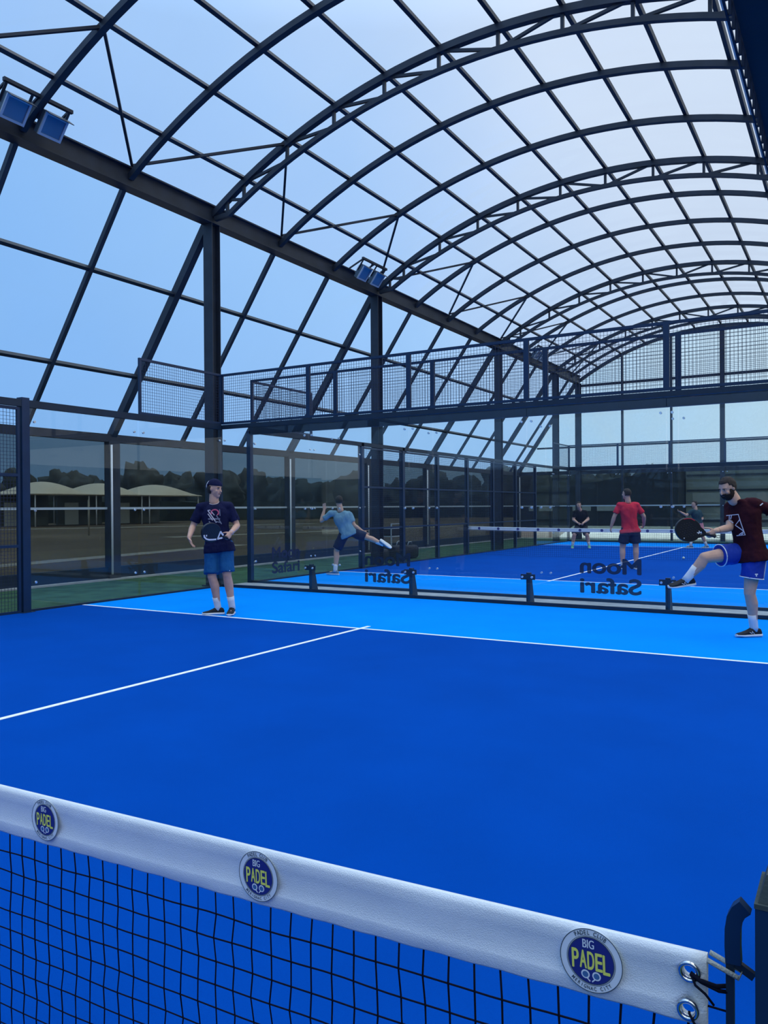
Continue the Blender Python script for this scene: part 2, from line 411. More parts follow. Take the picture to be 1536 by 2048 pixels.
# outer left lower wall sheet
b = MB(); b.box((XW - .06, YFRONT, .26), (XW - .05, YEND, 2.92)); struct(b.build('wall_left', 'screen'), 'dark tinted lower wall sheet on the left', 'wall')
b = MB(); b.box((XW - .10, YFRONT, .0), (XW + .02, YEND, .27)); struct(b.build('baseboard_left', 'navyd'), 'dark navy plinth along the left wall', 'plinth')
# far gable sheet: arch part, lean-to triangle, lower screen
b = MB(); g = []
for x in [XC + (XR - XC) * k / 40 for k in range(41)]: g.append((x, topz(x) + .1))
yy = YEND + .06
base = [b.bm.verts.new((x, yy, 2.96)) for x, z in g]; top = [b.bm.verts.new((x, yy, z)) for x, z in g]
for k in range(40): b.bm.faces.new([base[k], base[k + 1], top[k + 1], top[k]])
q = [b.bm.verts.new(p) for p in ((XW, yy, 2.96), (XC, yy, 2.96), (XC, yy, 6.95))]; b.bm.faces.new(q)
struct(b.build('window_2', 'gable_cover'), 'pale translucent gable wall at the far end', 'glazing')
b = MB(); b.box((XW, yy - .005, .42), (9.2, yy + .005, 2.92)); struct(b.build('wall_back', 'screen'), 'dark tinted lower wall sheet at the far end', 'wall')
b = MB(); b.box((XW, yy - .05, 0), (9.2, yy + .05, .04)); struct(b.build('baseboard_back', 'cream'), 'cream board along the foot of the far wall', 'plinth')

b = MB(); b.box((XW, YFRONT - .1, 0), (9.2, YFRONT, 3.0)); struct(b.build('wall_front_blocker', 'faced'), 'unseen dark wall added behind the camera to darken reflections', 'wall')  # added out of view so the court glass mirrors something dark
b = MB(); b.box((9.1, YFRONT, 0), (9.2, YEND, 3.0)); struct(b.build('wall_right_blocker', 'faced'), 'unseen dark wall added on the right to shade the near court', 'wall')  # added out of view to cut sky light from the right
def where(y):
    return {-1.85: 'behind the camera', 4.15: 'just outside the top left of the view', 10.15: 'nearest one fully in view', 16.15: 'second in view, by the twin lamps', 24.15: 'third in view', 30.15: 'farthest, near the gable'}[y]
# columns (H section)
for y in TR[1:] + [YEND - .1]:
    b = MB(); x = XC
    b.box((x - .11, y - .11, 0), (x + .11, y - .095, 6.8)); b.box((x - .11, y + .095, 0), (x + .11, y + .11, 6.8)); b.box((x - .006, y - .095, 0), (x + .006, y + .095, 6.8))
    b.box((x - .16, y - .16, 0), (x + .16, y + .16, .02))
    lab = 'tall dark steel column of the left row, ' + ('at the far gable corner' if y > 33 else where(y))
    tag(b.build('steel_column', 'steel'), lab, 'column', 'steel columns along the left eave')
# eave beam (I section)
b = MB(); y0, y1 = YFRONT, YEND
b.box((XC - .12, y0, 6.80), (XC + .12, y1, 6.82)); b.box((XC - .12, y0, 7.12), (XC + .12, y1, 7.145)); b.box((XC + .04, y0, 6.82), (XC + .055, y1, 7.12))
b.box((XC - .12, y0, 7.145), (XC - .02, y1, 7.22))
tag(b.build('eave_beam', 'steel'), 'long dark steel beam along the left eave above the columns', 'beam')
# right side eave so the roof has its other support
b = MB(); b.box((XR - .12, y0, 6.80), (XR + .12, y1, 7.14)); tag(b.build('eave_beam', 'steel'), 'dark steel beam along the right eave, outside the view', 'beam')

# trusses
NX = [-4.5, -3.5, -2.5, -1.5, -.5, .5, 1.5, 2.5, 3.5, 4.5, 5.4]
def make_truss(y):
    t = empty('roof_truss', (XC, y, 6.95), 'curved steel roof truss, ' + where(y), 'truss', 'curved roof trusses')
    o = V((XC, 0, 6.95))
    P = lambda x, z: V((x, 0, z)) - o
    b = MB(); b.poly([P(XC + .05 + (XR - XC - .1) * k / 40, topz(XC + .05 + (XR - XC - .1) * k / 40)) for k in range(41)], .11, .11, (0, 1, 0)); b.build('top_chord', 'steel', t)
    b = MB(); xa, xb = -4.86, 2 * XM + 4.86; pp = [P(XC + .1, 6.90)] + [P(xa + (xb - xa) * k / 36, botz(xa + (xb - xa) * k / 36)) for k in range(37)] + [P(XR - .1, 6.90)]
    b.poly(pp, .08, .08, (0, 1, 0)); b.build('bottom_chord', 'steel', t)
    for x in [-4.9] + NX:
        b = MB(); b.bar(P(x, botz(max(x, -4.86))), P(x, topz(x)), .05, .05, (0, 1, 0)); b.build('web_post', 'steel', t)
    nodes = [-4.9] + NX
    for i in range(len(nodes) - 1):
        a, c_ = nodes[i], nodes[i + 1]
        if a < .4: p0, p1 = P(a, topz(a)), P(c_, botz(c_))
        else: p0, p1 = P(a, botz(a)), P(c_, topz(c_))
        b = MB(); b.bar(p0, p1, .045, .045, (0, 1, 0)); b.build('web_brace', 'steel', t)
    return t
proto = make_truss(TR[1])
for y in TR:
    if y == TR[1]: continue
    o = copy_tree(proto); o.location = (XC, y, 6.95); o['label'] = 'curved steel roof truss, ' + where(y)
# ribs
rib0 = None
for i, y in enumerate(RIBS):
    lab = 'single curved steel roof rib, %s from the front of the hall' % ORD[i]
    if rib0 is None:
        b = MB(); b.poly([V((XC + .05 + (XR - XC - .1) * k / 40, 0, topz(XC + .05 + (XR - XC - .1) * k / 40))) for k in range(41)], .095, .10, (0, 1, 0))
        rib0 = tag(b.build('roof_rib', 'steel'), lab, 'rib', 'plain curved roof ribs'); rib0.location = (0, y, 0)
    else:
        o = rib0.copy(); C.objects.link(o); o.location = (0, y, 0); o['label'] = lab
b = MB(); b.poly([V((XC + (XR - XC) * k / 40, YEND, topz(XC + (XR - XC) * k / 40) - .02)) for k in range(41)], .12, .14, (0, 1, 0))
tag(b.build('gable_arch', 'steel'), 'curved steel end arch along the top of the far gable', 'arch')
# purlins
for i, x in enumerate(NX[:-1]):
    b = MB(); z = topz(x) + .085; th = math.atan2(-(x - XM), math.sqrt(RT * RT - (x - XM) ** 2))
    b.bar((x, YFRONT, z), (x, YEND, z), .065, .065, (math.sin(-th) * 1.0, 0, math.cos(th)))
    tag(b.build('roof_purlin', 'steel'), 'straight steel purlin running the length of the roof, %s up from the left eave' % ORD[i], 'purlin', 'lengthwise roof purlins')
b = MB(); b.tube([(3.605, YFRONT, topz(3.5) + .05), (3.605, YEND - .2, topz(3.5) + .05)], .036, 10)  # added pale tube, imitates the lit side of the neighbouring purlin
tag(b.build('lit_side_pipe', 'white'), 'pale pipe added beside a purlin for its bright lit side, upper right', 'pipe')
# diagonal braces near the eave
foots = [.15, 4.15, 8.15, 12.15, 16.15, 20.15, 24.15, 28.15, 32.15]; k = 0
for a in range(1, len(foots)):
    f1 = V((XC + .1, foots[a], 7.17)); f0 = V((XC + .1, foots[a - 1], 7.17)); nd = V((-3.5, foots[a] - 2, topz(-3.5)))
    for q0, side in ((f0, 'near'), (f1, 'far')):
        b = MB(); b.bar(q0, nd, .042, .042)
        tag(b.build('roof_brace', 'steel'), 'thin diagonal roof brace by the left eave, %s rod of the %s pair' % (side, ORD[a - 1]), 'brace', 'diagonal braces above the left eave')
# slanted rafters of the side glazing, vertical posts below
allr = sorted(set(TR[1:] + [2.15] + [y for y in RIBS if y > 5]))
for i, y in enumerate(allr + [YEND - .1]):
    main = y in TR or y > 33
    wdt = .15 if main else .085
    b = MB(); a_, c_ = sl(-.035), sl(1); b.bar((a_.x, y, a_.z), (c_.x, y, c_.z), wdt, wdt * .9, (0, 1, 0))
    tag(b.build('side_rafter', 'steel'), '%s slanting steel rafter of the left glazing, %s from the front' % ('thick' if main else 'slim', ORD[i]), 'rafter', 'slanting rafters of the side glazing')
for i, t_ in enumerate((.31, .70)):
    p_ = sl(t_); b = MB(); b.bar((p_.x, YFRONT, p_.z), (p_.x, YEND, p_.z), .07, .07, (.83, 0, .56))
    tag(b.build('side_purlin', 'steel'), 'horizontal steel rail across the slanting left glazing, %s of two' % ('upper', 'lower')[i], 'rail')
b = MB(); b.box((XW - .07, YFRONT, 2.84), (XW + .08, YEND, 3.0)); tag(b.build('wall_head_beam', 'steel'), 'dark beam along the top of the left outer wall', 'beam')
b = MB(); b.box((XW - .04, YFRONT, 1.455), (XW + .02, YEND, 1.50)); tag(b.build('wall_rail', 'pale'), 'thin pale rail halfway up the left outer wall', 'rail')
for i, y in enumerate(TR[1:] + [20.15, YEND - .1]):
    p_ = empty('wall_post', (XW, y, 0), 'wide dark post of the left outer wall, ' + ('between the second and third trusses' if y == 20.15 else 'at the far corner' if y > 33 else where(y)), 'post', 'posts of the left outer wall')
    b = MB(); b.box((-.06, -.14, 0), (.09, .14, 2.86)); b.build('post', 'steel', p_)
    b = MB(); b.cyl((.115, -.10, .12), (.115, -.10, 2.78), .022, 8); b.build('downpipe', 'white', p_)
# gable frame
for i, x in enumerate([-3.4, -1.4, .56, 2.6, 4.4]):
    wd = .18 if i == 2 else .08
    b = MB(); b.box((x - wd / 2, YEND - .14, 0), (x + wd / 2, YEND - .0, topz(x) - .08))
    tag(b.build('gable_post', 'steel'), '%s upright of the far gable wall, %s from the left' % ('thick' if i == 2 else 'slim', ORD[i]), 'post', 'uprights of the far gable')
for i, (z, h) in enumerate([(6.72, .10), (4.05, .07), (2.93, .16), (1.47, .05)]):
    b = MB(); b.box((XW if z < 3 else XC - (0 if z > 6 else 1.9), YEND - .08, z - h / 2), (XR, YEND + .03, z + h / 2))
    tag(b.build('gable_rail', 'steel' if z > 2 else 'pale'), 'horizontal rail of the far gable wall, %s from the top' % ORD[i], 'rail', 'rails of the far gable')

# ------------------------------------------------------------------ floodlights
def flood(y, wide, lab, n):
    bar_ = empty('lamp_bracket', (XC + .12, y, 7.145), 'dark lamp bracket on the left eave beam, ' + lab, 'bracket')
    b = MB(); b.bar((.40, -.67, .165), (.40, .43, .165), .05, .05); b.build('cross_bar', 'steel', bar_)
    for s in (-.62, -.12, .38):
        b = MB(); b.bar((.0, s, 0), (.40, s, .165), .03, .03); b.build('stay', 'steel', bar_)
    for s, nm in ((-.3, 'left'), (.3, 'right')):
        t = empty('floodlight', (XC + .36, y + s - .12, 7.06), 'square grey floodlight, %s lamp of the pair %s' % (nm, lab), 'floodlight', 'floodlights on the left eave')
        t.rotation_euler = (0, math.radians(38), 0)
        b = MB(); b.box((-.03, -.19, -.17), (.06, .19, .17)); b.box((-.10, -.12, -.10), (-.03, .12, .10))
        for z in range(-3, 4): b.box((-.13, -.11, z * .03 - .004), (-.10, .11, z * .03 + .004))
        b.build('housing', 'alu', t)
        b = MB(); b.box((.06, -.19, -.17), (.085, .19, -.135)); b.box((.06, -.19, .135), (.085, .19, .17)); b.box((.06, -.19, -.135), (.085, -.155, .135)); b.box((.06, .155, -.135), (.085, .19, .135)); b.build('rim', 'lampedge', t)
        b = MB(); b.box((.06, -.155, -.135), (.068, .155, .135)); b.build('lens', 'lens', t)
        b = MB(); b.box((.06, -.2, .17), (.20, .2, .18)); b.build('visor', 'steel', t)
        b = MB(); b.bar((-.02, -.2, 0), (-.02, -.2, .28), .015, .04); b.bar((-.02, .2, 0), (-.02, .2, .28), .015, .04); b.bar((-.02, -.21, .27), (-.02, .21, .27), .04, .015); b.build('yoke', 'steel', t)
flood(6.22, 1, 'at the left edge of the view', 0); flood(15.35, 1, 'beside the second truss', 1); flood(27.3, 1, 'far down near the gable', 2)

# ------------------------------------------------------------------ court fences
def wires(b, u0, u1, z0, z1, axis, step=.05, t=.0042):
    """welded wire mesh in the local plane y=0 (axis along x)"""
    n = max(1, int(round((u1 - u0) / step)))
    for k in range(n + 1):
        x = u0 + (u1 - u0) * k / n; b.box((x - t / 2, -t / 2, z0), (x + t / 2, t / 2, z1))
    n = max(1, int(round((z1 - z0) / step)))
    for k in range(n + 1):
        z = z0 + (z1 - z0) * k / n; b.box((u0, t / 2, z - t / 2), (u1, t * 1.5, z + t / 2))
def mesh_panel(length, h, mids, lab, grp, loc, rz, fr=.04):
    t = empty('wire_mesh_panel', loc, lab, 'mesh panel', grp); t.rotation_euler = (0, 0, rz)
    b = MB(); wires(b, fr, length - fr, fr, h - fr, 0); b.build('wire_mesh', 'wire', t)
    for nm, p0, p1 in (('frame_bar', (0, 0, fr / 2), (length, 0, fr / 2)), ('frame_bar', (0, 0, h - fr / 2), (length, 0, h - fr / 2)), ('frame_bar', (fr / 2, 0, fr), (fr / 2, 0, h - fr)), ('frame_bar', (length - fr / 2, 0, fr), (length - fr / 2, 0, h - fr))):
        q = MB(); q.bar(p0, p1, fr, fr, (0, 1, 0)); q.build(nm, 'navy', t)
    for z in mids:
        q = MB(); q.bar((fr, 0, z), (length - fr, 0, z), fr, fr, (0, 1, 0)); q.build('cross_bar', 'navy', t)
    return t
def place(proto, loc, rz, lab, grp=None):
    o = copy_tree(proto); o.location = loc; o.rotation_euler = (0, 0, rz); o['label'] = lab
    if grp: o['group'] = grp
    return o
def bolt(b, x, z, y0):
    b.cyl((x, y0 - .012, z), (x, y0 + .012, z), .018, 10)
def glass_panel(lab, grp, loc, rz, width=SP, bolts=True, side_in=-1):
    t = empty('glass_panel', loc, lab, 'glass panel', grp); t.rotation_euler = (0, 0, rz)
    b = MB(); b.box((.006, -.006, .05), (width - .006, .006, HG - .06)); b.build('pane', 'glass', t)
    for x in (.075, width - .075):
        for z in (.42, 1.45, 2.72):
            q = MB(); bolt(q, x, z, side_in * .014); q.build('bolt', 'bolt', t)
    return t
# every enclosure wall is one fence: glass panels, mesh panels, beams and posts are its parts
def wall_root(loc, lab): return empty('court_fence', loc, lab, 'fence')
def strip(o):
    for k_ in ('label', 'category', 'group'):
        if k_ in o: del o[k_]
    return o
def put(proto, root, x, y, z, rz):
    o = copy_tree(proto); strip(o); o.parent = root; o.location = V((x, y, z)) - root.location; o.rotation_euler = (0, 0, rz); return o
def adopt(o, root): strip(o); o.parent = root; o.location = o.location - root.location; return o
def fpost(root, x, y, h, w_=.08, mat='navy'):
    b = MB(); x -= root.location.x; y -= root.location.y
    b.box((x - w_ / 2, y - w_ / 2, 0), (x + w_ / 2, y + w_ / 2, h)); b.box((x - w_ / 2 - .04, y - w_ / 2 - .04, 0), (x + w_ / 2 + .04, y + w_ / 2 + .04, .012))
    return b.build('post', mat, root)
def fbar(root, nm, p0, p1, w_, h, mat='navyd'):
    b = MB(); b.bar(V(p0) - root.location, V(p1) - root.location, w_, h); return b.build(nm, mat, root)
WB1 = wall_root((-5, YB1, 0), 'near back wall of clear glass with wire mesh on top, behind the two near players')
WS1 = wall_root((-5, YB1 - 8.2, 0), 'left side fence of the near court, glass and mesh with a wide navy post')
WB2 = wall_root((-5, YB2, 0), 'second glass wall just behind the near one, lettered Moon Safari at its foot')
WS2 = wall_root((-5, YB2 + .02, 0), 'long left side fence of the second court running into the distance')
WB3 = wall_root((-5, YE2, 0), 'glass back wall at the far end of the second court')
g1 = adopt(glass_panel(None, None, (-5, YB1, 0), 0), WB1)
for i in range(1, 5): put(g1, WB1, -5 + SP * i, YB1, 0, 0)
backs = [put(g1, WB2, -5 + SP * i, YB2, 0, 0) for i in range(5)]
for i in range(5): put(g1, WB3, -5 + SP * i, YE2, 0, 0)
put(g1, WS1, -5, YB1 - SP, 0, PI / 2); put(g1, WS1, -5, YB1 - 2 * SP - .04, 0, PI / 2)
side2 = put(g1, WS2, -5, YB2 + .02, 0, PI / 2); put(g1, WS2, -5, YB2 + SP + .02, 0, PI / 2)
put(g1, WS2, -5, YE2 - 2 * SP - .02, 0, PI / 2); put(g1, WS2, -5, YE2 - SP - .02, 0, PI / 2)
# lettering on the glass (read from inside the second court)
def lettering(parent, cx_, cz, rot, width=.93):
    b = MB()
    for txt, dz in (('Moon', .17), ('Safari', -.13)):
        me = text_mesh(txt, .355, 0, 'LEFT')
        xs_ = [v.co.x for v in me.vertices]; w0, w1 = min(xs_), max(xs_); k = .90 / (w1 - w0)
        for iy, (ox, oz) in enumerate(((-.013, 0), (.013, 0), (0, .009), (0, -.009), (.009, .006), (-.009, -.006), (.009, -.006), (-.009, .006))):
            b.add(me, Matrix.Translation((cx_ + ox, (.0082 + iy * .0003) * (1 if rot else -1), cz + dz + oz)) @ Matrix.Rotation(PI if rot else 0, 4, 'Z') @ Matrix.Rotation(PI / 2, 4, 'X') @ Matrix.Diagonal((k, .90, 1, 1)) @ Matrix.Translation((-(w0 + w1) / 2, 0, 0)), 0)
    o = b.build('lettering', 'letter', parent, recalc=False); o['label'] = 'dark navy words Moon Safari'
lettering(backs[1], .02 + SP / 2 + .05, .37, True); lettering(backs[3], SP / 2, .37, True)
lettering(side2, SP / 2 + .05, .37, False)
# beams and sills
fbar(WB1, 'beam', (-5.02, YB1, HG), (5.1, YB1, HG), .07, .075); fbar(WB1, 'sill', (-5.0, YB1, .03), (5.1, YB1, .03), .05, .05)
fbar(WB2, 'beam', (-5.02, YB2, HG), (5.1, YB2, HG), .09, .15); fbar(WB2, 'sill', (-5.0, YB2, .03), (5.1, YB2, .03), .05, .05)
fbar(WB3, 'beam', (-5.02, YE2, HG), (5.1, YE2, HG), .09, .12); fbar(WB3, 'sill', (-5.0, YE2, .03), (5.1, YE2, .03), .05, .05)
fbar(WS1, 'beam', (-5.0, YB1 - 8.2, HG), (-5.0, YB1 - .05, HG), .07, .10); fbar(WS1, 'sill', (-5.03, YB1 - 8.2, .02), (-5.03, YB1, .02), .04, .03)
fbar(WS2, 'beam', (-5.0, YB2 + .05, HG), (-5.0, YE2 - .05, HG), .07, .09); fbar(WS2, 'sill', (-5.03, YB2, .02), (-5.03, YE2, .02), .04, .03)
# bracing brackets at the foot of the near back wall
for i in range(1, 5):
    x = SP * i; b = MB()
    b.quadbox([(x - .03, .03, 0), (x + .03, .03, 0), (x + .03, .22, 0), (x - .03, .22, 0), (x - .03, .03, .48), (x + .03, .03, .48), (x + .03, .09, .48), (x - .03, .09, .48)])
    b.box((x - .11, .012, .38), (x + .11, .03, .46)); b.build('foot_bracket', 'navyd', WB1)
# upper mesh
mp = adopt(mesh_panel(SP, HM - HG - .05, [], None, None, (-5, YB1, HG + .05), 0), WB1)
for i in range(1, 5): put(mp, WB1, -5 + SP * i, YB1, HG + .05, 0)
for i in range(5): put(mp, WB2, -5 + SP * i, YB2, HG + .06, 0)
for i in range(5): put(mp, WB3, -5 + SP * i, YE2, HG + .06, 0)
put(mp, WS1, -5, YB1 - SP, HG + .05, PI / 2); put(mp, WS2, -5, YB2 + .02, HG + .05, PI / 2); put(mp, WS2, -5, YE2 - SP - .02, HG + .05, PI / 2)
# full height mesh on the sides
YP1 = YB1 - 2 * SP - .12
mf = adopt(mesh_panel(1.95, HG - .06, [.95, 1.95], None, None, (-5, YP1 - 2.03, 0), PI / 2), WS1)
put(mf, WS1, -5, YP1 - 4.05, 0, PI / 2)
yy0 = YB2 + 2 * SP + .06
for i in range(6): put(mf, WS2, -5, yy0 + .04 + 1.995 * i, 0, PI / 2)
fpost(WS1, -5.02, YP1, 3.05, .12); fpost(WB1, -5.06, YB1 + .02, HG, .06, 'navyd'); fpost(WB2, -5.04, YB2, HG, .09); fpost(WB3, -5.05, YE2 + .05, HG, .09)
for i in range(7): fpost(WS2, -5.02, yy0 + 1.995 * i, 3.0, .09 if i not in (0, 1) else .11)
# entrance lintel at the right edge and the post beside it
t = empty('entrance_frame', (5.0, 0, 0), 'dark navy entrance lintel passing overhead at the top right', 'door frame')
b = MB(); b.box((-.055, -2.6, 2.39), (.10, 1.6, 2.60)); b.build('lintel', 'navyd', t)
b = MB(); b.box((-.05, 1.6, 0), (.05, 1.7, 2.97)); b.build('post', 'navyd', t)
b = MB()
for k in range(84):
    y = -2.55 + k * .05; b.box((-.064, y - .002, 2.366), (-.058, y + .002, 2.97))
for k in range(13): z = 2.368 + k * .05; b.box((-.068, -2.6, z - .002), (-.064, 1.6, z + .002))
b.build('wire_mesh', 'wire', t)

# ------------------------------------------------------------------ nets
def badge_mesh():
    b = MB(); Rr = .0452
    def disc(r, y, mi, seg=48, sx=1, sz=1, cx=0, cz=0):
        vs = [b.bm.verts.new((cx + r * sx * math.cos(2 * PI * k / seg), y, cz + r * sz * math.sin(2 * PI * k / seg))) for k in range(seg)]
        b.bm.faces.new(vs).material_index = mi
    def ring(r0, r1, y, mi, seg=64):
        a = [b.bm.verts.new((r0 * math.cos(2 * PI * k / seg), y, r0 * math.sin(2 * PI * k / seg))) for k in range(seg)]
        c_ = [b.bm.verts.new((r1 * math.cos(2 * PI * k / seg), y, r1 * math.sin(2 * PI * k / seg))) for k in range(seg)]
        for k in range(seg): b.bm.faces.new([a[k], a[(k + 1) % seg], c_[(k + 1) % seg], c_[k]]).material_index = mi
    disc(Rr, -.0004, 0); ring(Rr * .975, Rr, -.0008, 3)
    ring(.0345, .0352, -.0008, 3); ring(.0325, .0337, -.0009, 3); disc(.0326, -.0007, 1)
    rot = Matrix.Rotation(PI / 2, 4, 'X')
    for iy, ox in enumerate((-.0003, .0003, 0)): b.add(text_mesh('BIG', .0175, 0, sx=.66), Matrix.Translation((-.003 + ox, -.0011 - iy * .00004, .0225)) @ rot, 0)
    for ch, x, h, z in (('P', -.0225, .0315, -.0005), ('A', -.0112, .029, .0005), ('D', .0, .029, .0), ('E', .0115, .029, .0), ('L', .0222, .0315, -.0015)):
        me = text_mesh(ch, .036, 0, sx=1); zs = [v.co.y for v in me.vertices]; xs_ = [v.co.x for v in me.vertices]
        kx = .0092 / (max(xs_) - min(xs_)); kz = h / (max(zs) - min(zs)) * .86
        for iy, (ox, oz) in enumerate(((-.0006, 0), (.0006, 0), (0, .0005), (0, -.0005))): b.add(me, Matrix.Translation((x + ox, -.0011 - iy * .00004, z + oz)) @ rot @ Matrix.Diagonal((kx, kz, 1, 1)) @ Matrix.Translation((-(max(xs_) + min(xs_)) / 2, -(max(zs) + min(zs)) / 2, 0)), 2)
    for cx_ in (-.0085, .0075): disc(.0062, -.001, 0, 24, 1, 1, cx_, -.0205); disc(.0042, -.0013, 4, 24, 1, 1, cx_, -.0205); 
    b.bar((-.006, -.0011, -.0255), (-.002, -.0011, -.0295), .0016, .0004, (0, 1, 0), 0); b.bar((.005, -.0011, -.0255), (.001, -.0011, -.0295), .0016, .0004, (0, 1, 0), 0)
    def arc(txt, r, a0, a1, flip, size):
        n = len(txt)
        for i, ch in enumerate(txt):
            if ch == ' ': continue
            a = a0 + (a1 - a0) * i / (n - 1)
            x, z = r * math.cos(a), r * math.sin(a)
            rr = a - PI / 2 if not flip else a + PI / 2
            b.add(text_mesh(ch, size, .00015, sx=.8), Matrix.Translation((x, -.0011, z)) @ Matrix.Rotation(-rr, 4, 'Y') @ rot, 3)
    arc('PADEL CLUB', .0394, math.radians(122), math.radians(58), False, .0088)
    arc('MERIGNAC CITY', .0394, math.radians(228), math.radians(312), True, .0072)
    return b
def net(y0, lab, near):
    t = empty('court_net', (0, y0, 0), lab, 'net')
    zt = lambda x: .789 + .0032 * x * x if near else .83 + .0016 * x * x
    th = lambda x: .098 + .012 * max(0, 1 - abs(abs(x) - 3.0) / 2.0)
    L0 = 4.963; n = 400 if near else 80
    b = MB(); prev = None
    for k in range(n + 1):
        x = -L0 + 2 * L0 * k / n; z1 = zt(x); h = th(x); rows = []
        wob = .0016 * math.sin(x * 9.3) + .001 * math.sin(x * 23.1)
        prof = [(-.0055, 0), (-.009, .10), (-.0075 + wob * .6, .28), (-.0018 + wob, .56), (-.0070, .73), (-.0076, .76), (-.0045 + wob * .5, .97), (-.003, 1.0), (.003, 1.0), (.0035, .6), (.005, .2), (.003, 0.0)]
        ring = [b.bm.verts.new((x, py, z1 - h * pt + (.0008 * math.sin(x * 61) if pt > .9 else 0))) for py, pt in prof]
        if prev:
            for j in range(len(ring)):
                f = b.bm.faces.new([prev[j], prev[(j + 1) % len(ring)], ring[(j + 1) % len(ring)], ring[j]]); f.smooth = True
        else: b.bm.faces.new(ring)
        prev = ring
    b.bm.faces.new(prev)
    tp = b.build('tape', 'tape', t)
    # cords
    b = MB(); step = .045 if near else .06; r = .0018 if near else .0016
    nx = int(2 * L0 / step); seg = 5
    zs = lambda x, j: zt(x) - th(x) - j * step
    nr = int(.76 / step)
    for k in range(nx + 1):
        x = -L0 + k * step
        if near and x < 1.5: cont = 1
        pts = []
        for j in range(0, nr + 1):
            xx = x + (.007 * noise.noise(V((x * 5, j * .9, 0))) if near else 0)
            pts.append((xx, 0, max(zs(x, j - .3 if j == 0 else j), .02)))
        b.tube(pts, r, 4)
    for j in range(1, nr + 1):
        pts = []
        m = nx if near else nx // 4
        for k in range(m + 1):
            x = -L0 + 2 * L0 * k / m
            pts.append((x, .0, max(zs(x, j) + (.003 * math.sin(k * PI) + .0035 * noise.noise(V((x * 7, j * 3.1, 4))) if near else 0), .02)))
        b.tube(pts, r, 4)
    b.build('net_mesh', 'cord', t)
    if not near:
        q = MB(); q.cyl((0, -.008, 0), (0, -.0115, 0), .040, 16); bd = q.build('badge', 'badgeb', tp); bd.location = (-4.6, 0, zt(-4.6) - .05)
        for k in range(1, 16):
            o = bd.copy(); C.objects.link(o); x = -4.6 + .615 * k; o.location = (x, 0, zt(x) - .05)
    if near:
        bd = badge_mesh().build('badge', ['badgew', 'badgeb', 'badgey', 'badgek', 'lens'], tp, recalc=False)
        bd['label'] = 'round blue and yellow club badge'
        bd.location = (4.808, -.0100, .8185); bd.rotation_euler = (0, -math.radians(2), 0)
        for x, z in ((4.197, .7975), (3.592, .782), (2.98, .765), (2.37, .752)):
            o = bd.copy(); C.objects.link(o); o.location = (x, -.0100, z)
        for x, z in ((4.941, .841), (4.939, .789)):
            q = MB(); sg = 28
            rings = []
            for (ra, yy_) in ((.0150, -.0075), (.0140, -.0115), (.0115, -.0125), (.0092, -.0110), (.0085, -.0060)):
                rings.append([q.bm.verts.new((ra * math.cos(2 * PI * k / sg), yy_, ra * math.sin(2 * PI * k / sg))) for k in range(sg)])
            for a in range(4):
                for k in range(sg): q.bm.faces.new([rings[a][k], rings[a][(k + 1) % sg], rings[a + 1][(k + 1) % sg], rings[a + 1][k]]).smooth = True
            e_ = q.build('eyelet', 'chrome', tp); e_.location = (x, 0, z)
        for x, z in ((4.941, .841), (4.939, .789)):
            q = MB(); q.cyl((x, -.03, z), (x, .03, z), .0092, 20); cut = q.build('cutter', 'tape')
            md = tp.modifiers.new('hole', 'BOOLEAN'); md.operation = 'DIFFERENCE'; md.object = cut; md.solver = 'EXACT'
            dg = bpy.context.evaluated_depsgraph_get(); dg.update(); me = bpy.data.meshes.new_from_object(tp.evaluated_get(dg))
            tp.modifiers.clear(); tp.data = me; bpy.data.objects.remove(cut)
        q = MB(); q.tube([(4.90, 0, .862), (4.962, -.004, .861), (5.003, -.012, .852), (5.006, 0, .856), (4.965, .004, .868)], .0034, 8); q.build('cable', 'rope', t)
        q = MB()
        q.tube([(4.943, -.012, .842), (4.955, -.014, .836), (4.975, -.008, .831), (4.990, 0, .832)], .0030, 7); q.tube([(4.943, -.012, .840), (4.957, -.013, .834), (4.978, -.008, .826), (4.992, 0, .824)], .0026, 7)
        q.tube([(4.944, -.013, .840), (4.950, -.016, .829), (4.962, -.014, .820), (4.972, -.01, .806)], .0017, 6)
        q.tube([(4.941, -.012, .787), (4.948, -.014, .776), (4.958, -.010, .765), (4.975, -.005, .755), (4.988, 0, .752)], .0017, 6)
        q.tube([(4.962, 0, .797), (4.988, 0, .797)], .0014, 6)
        q.build('lacing', 'cord', t)
    return t
net(0, 'near net with white tape and round club badges across the foreground', True)
net(20.9, 'distant net with white tape across the second court', False)
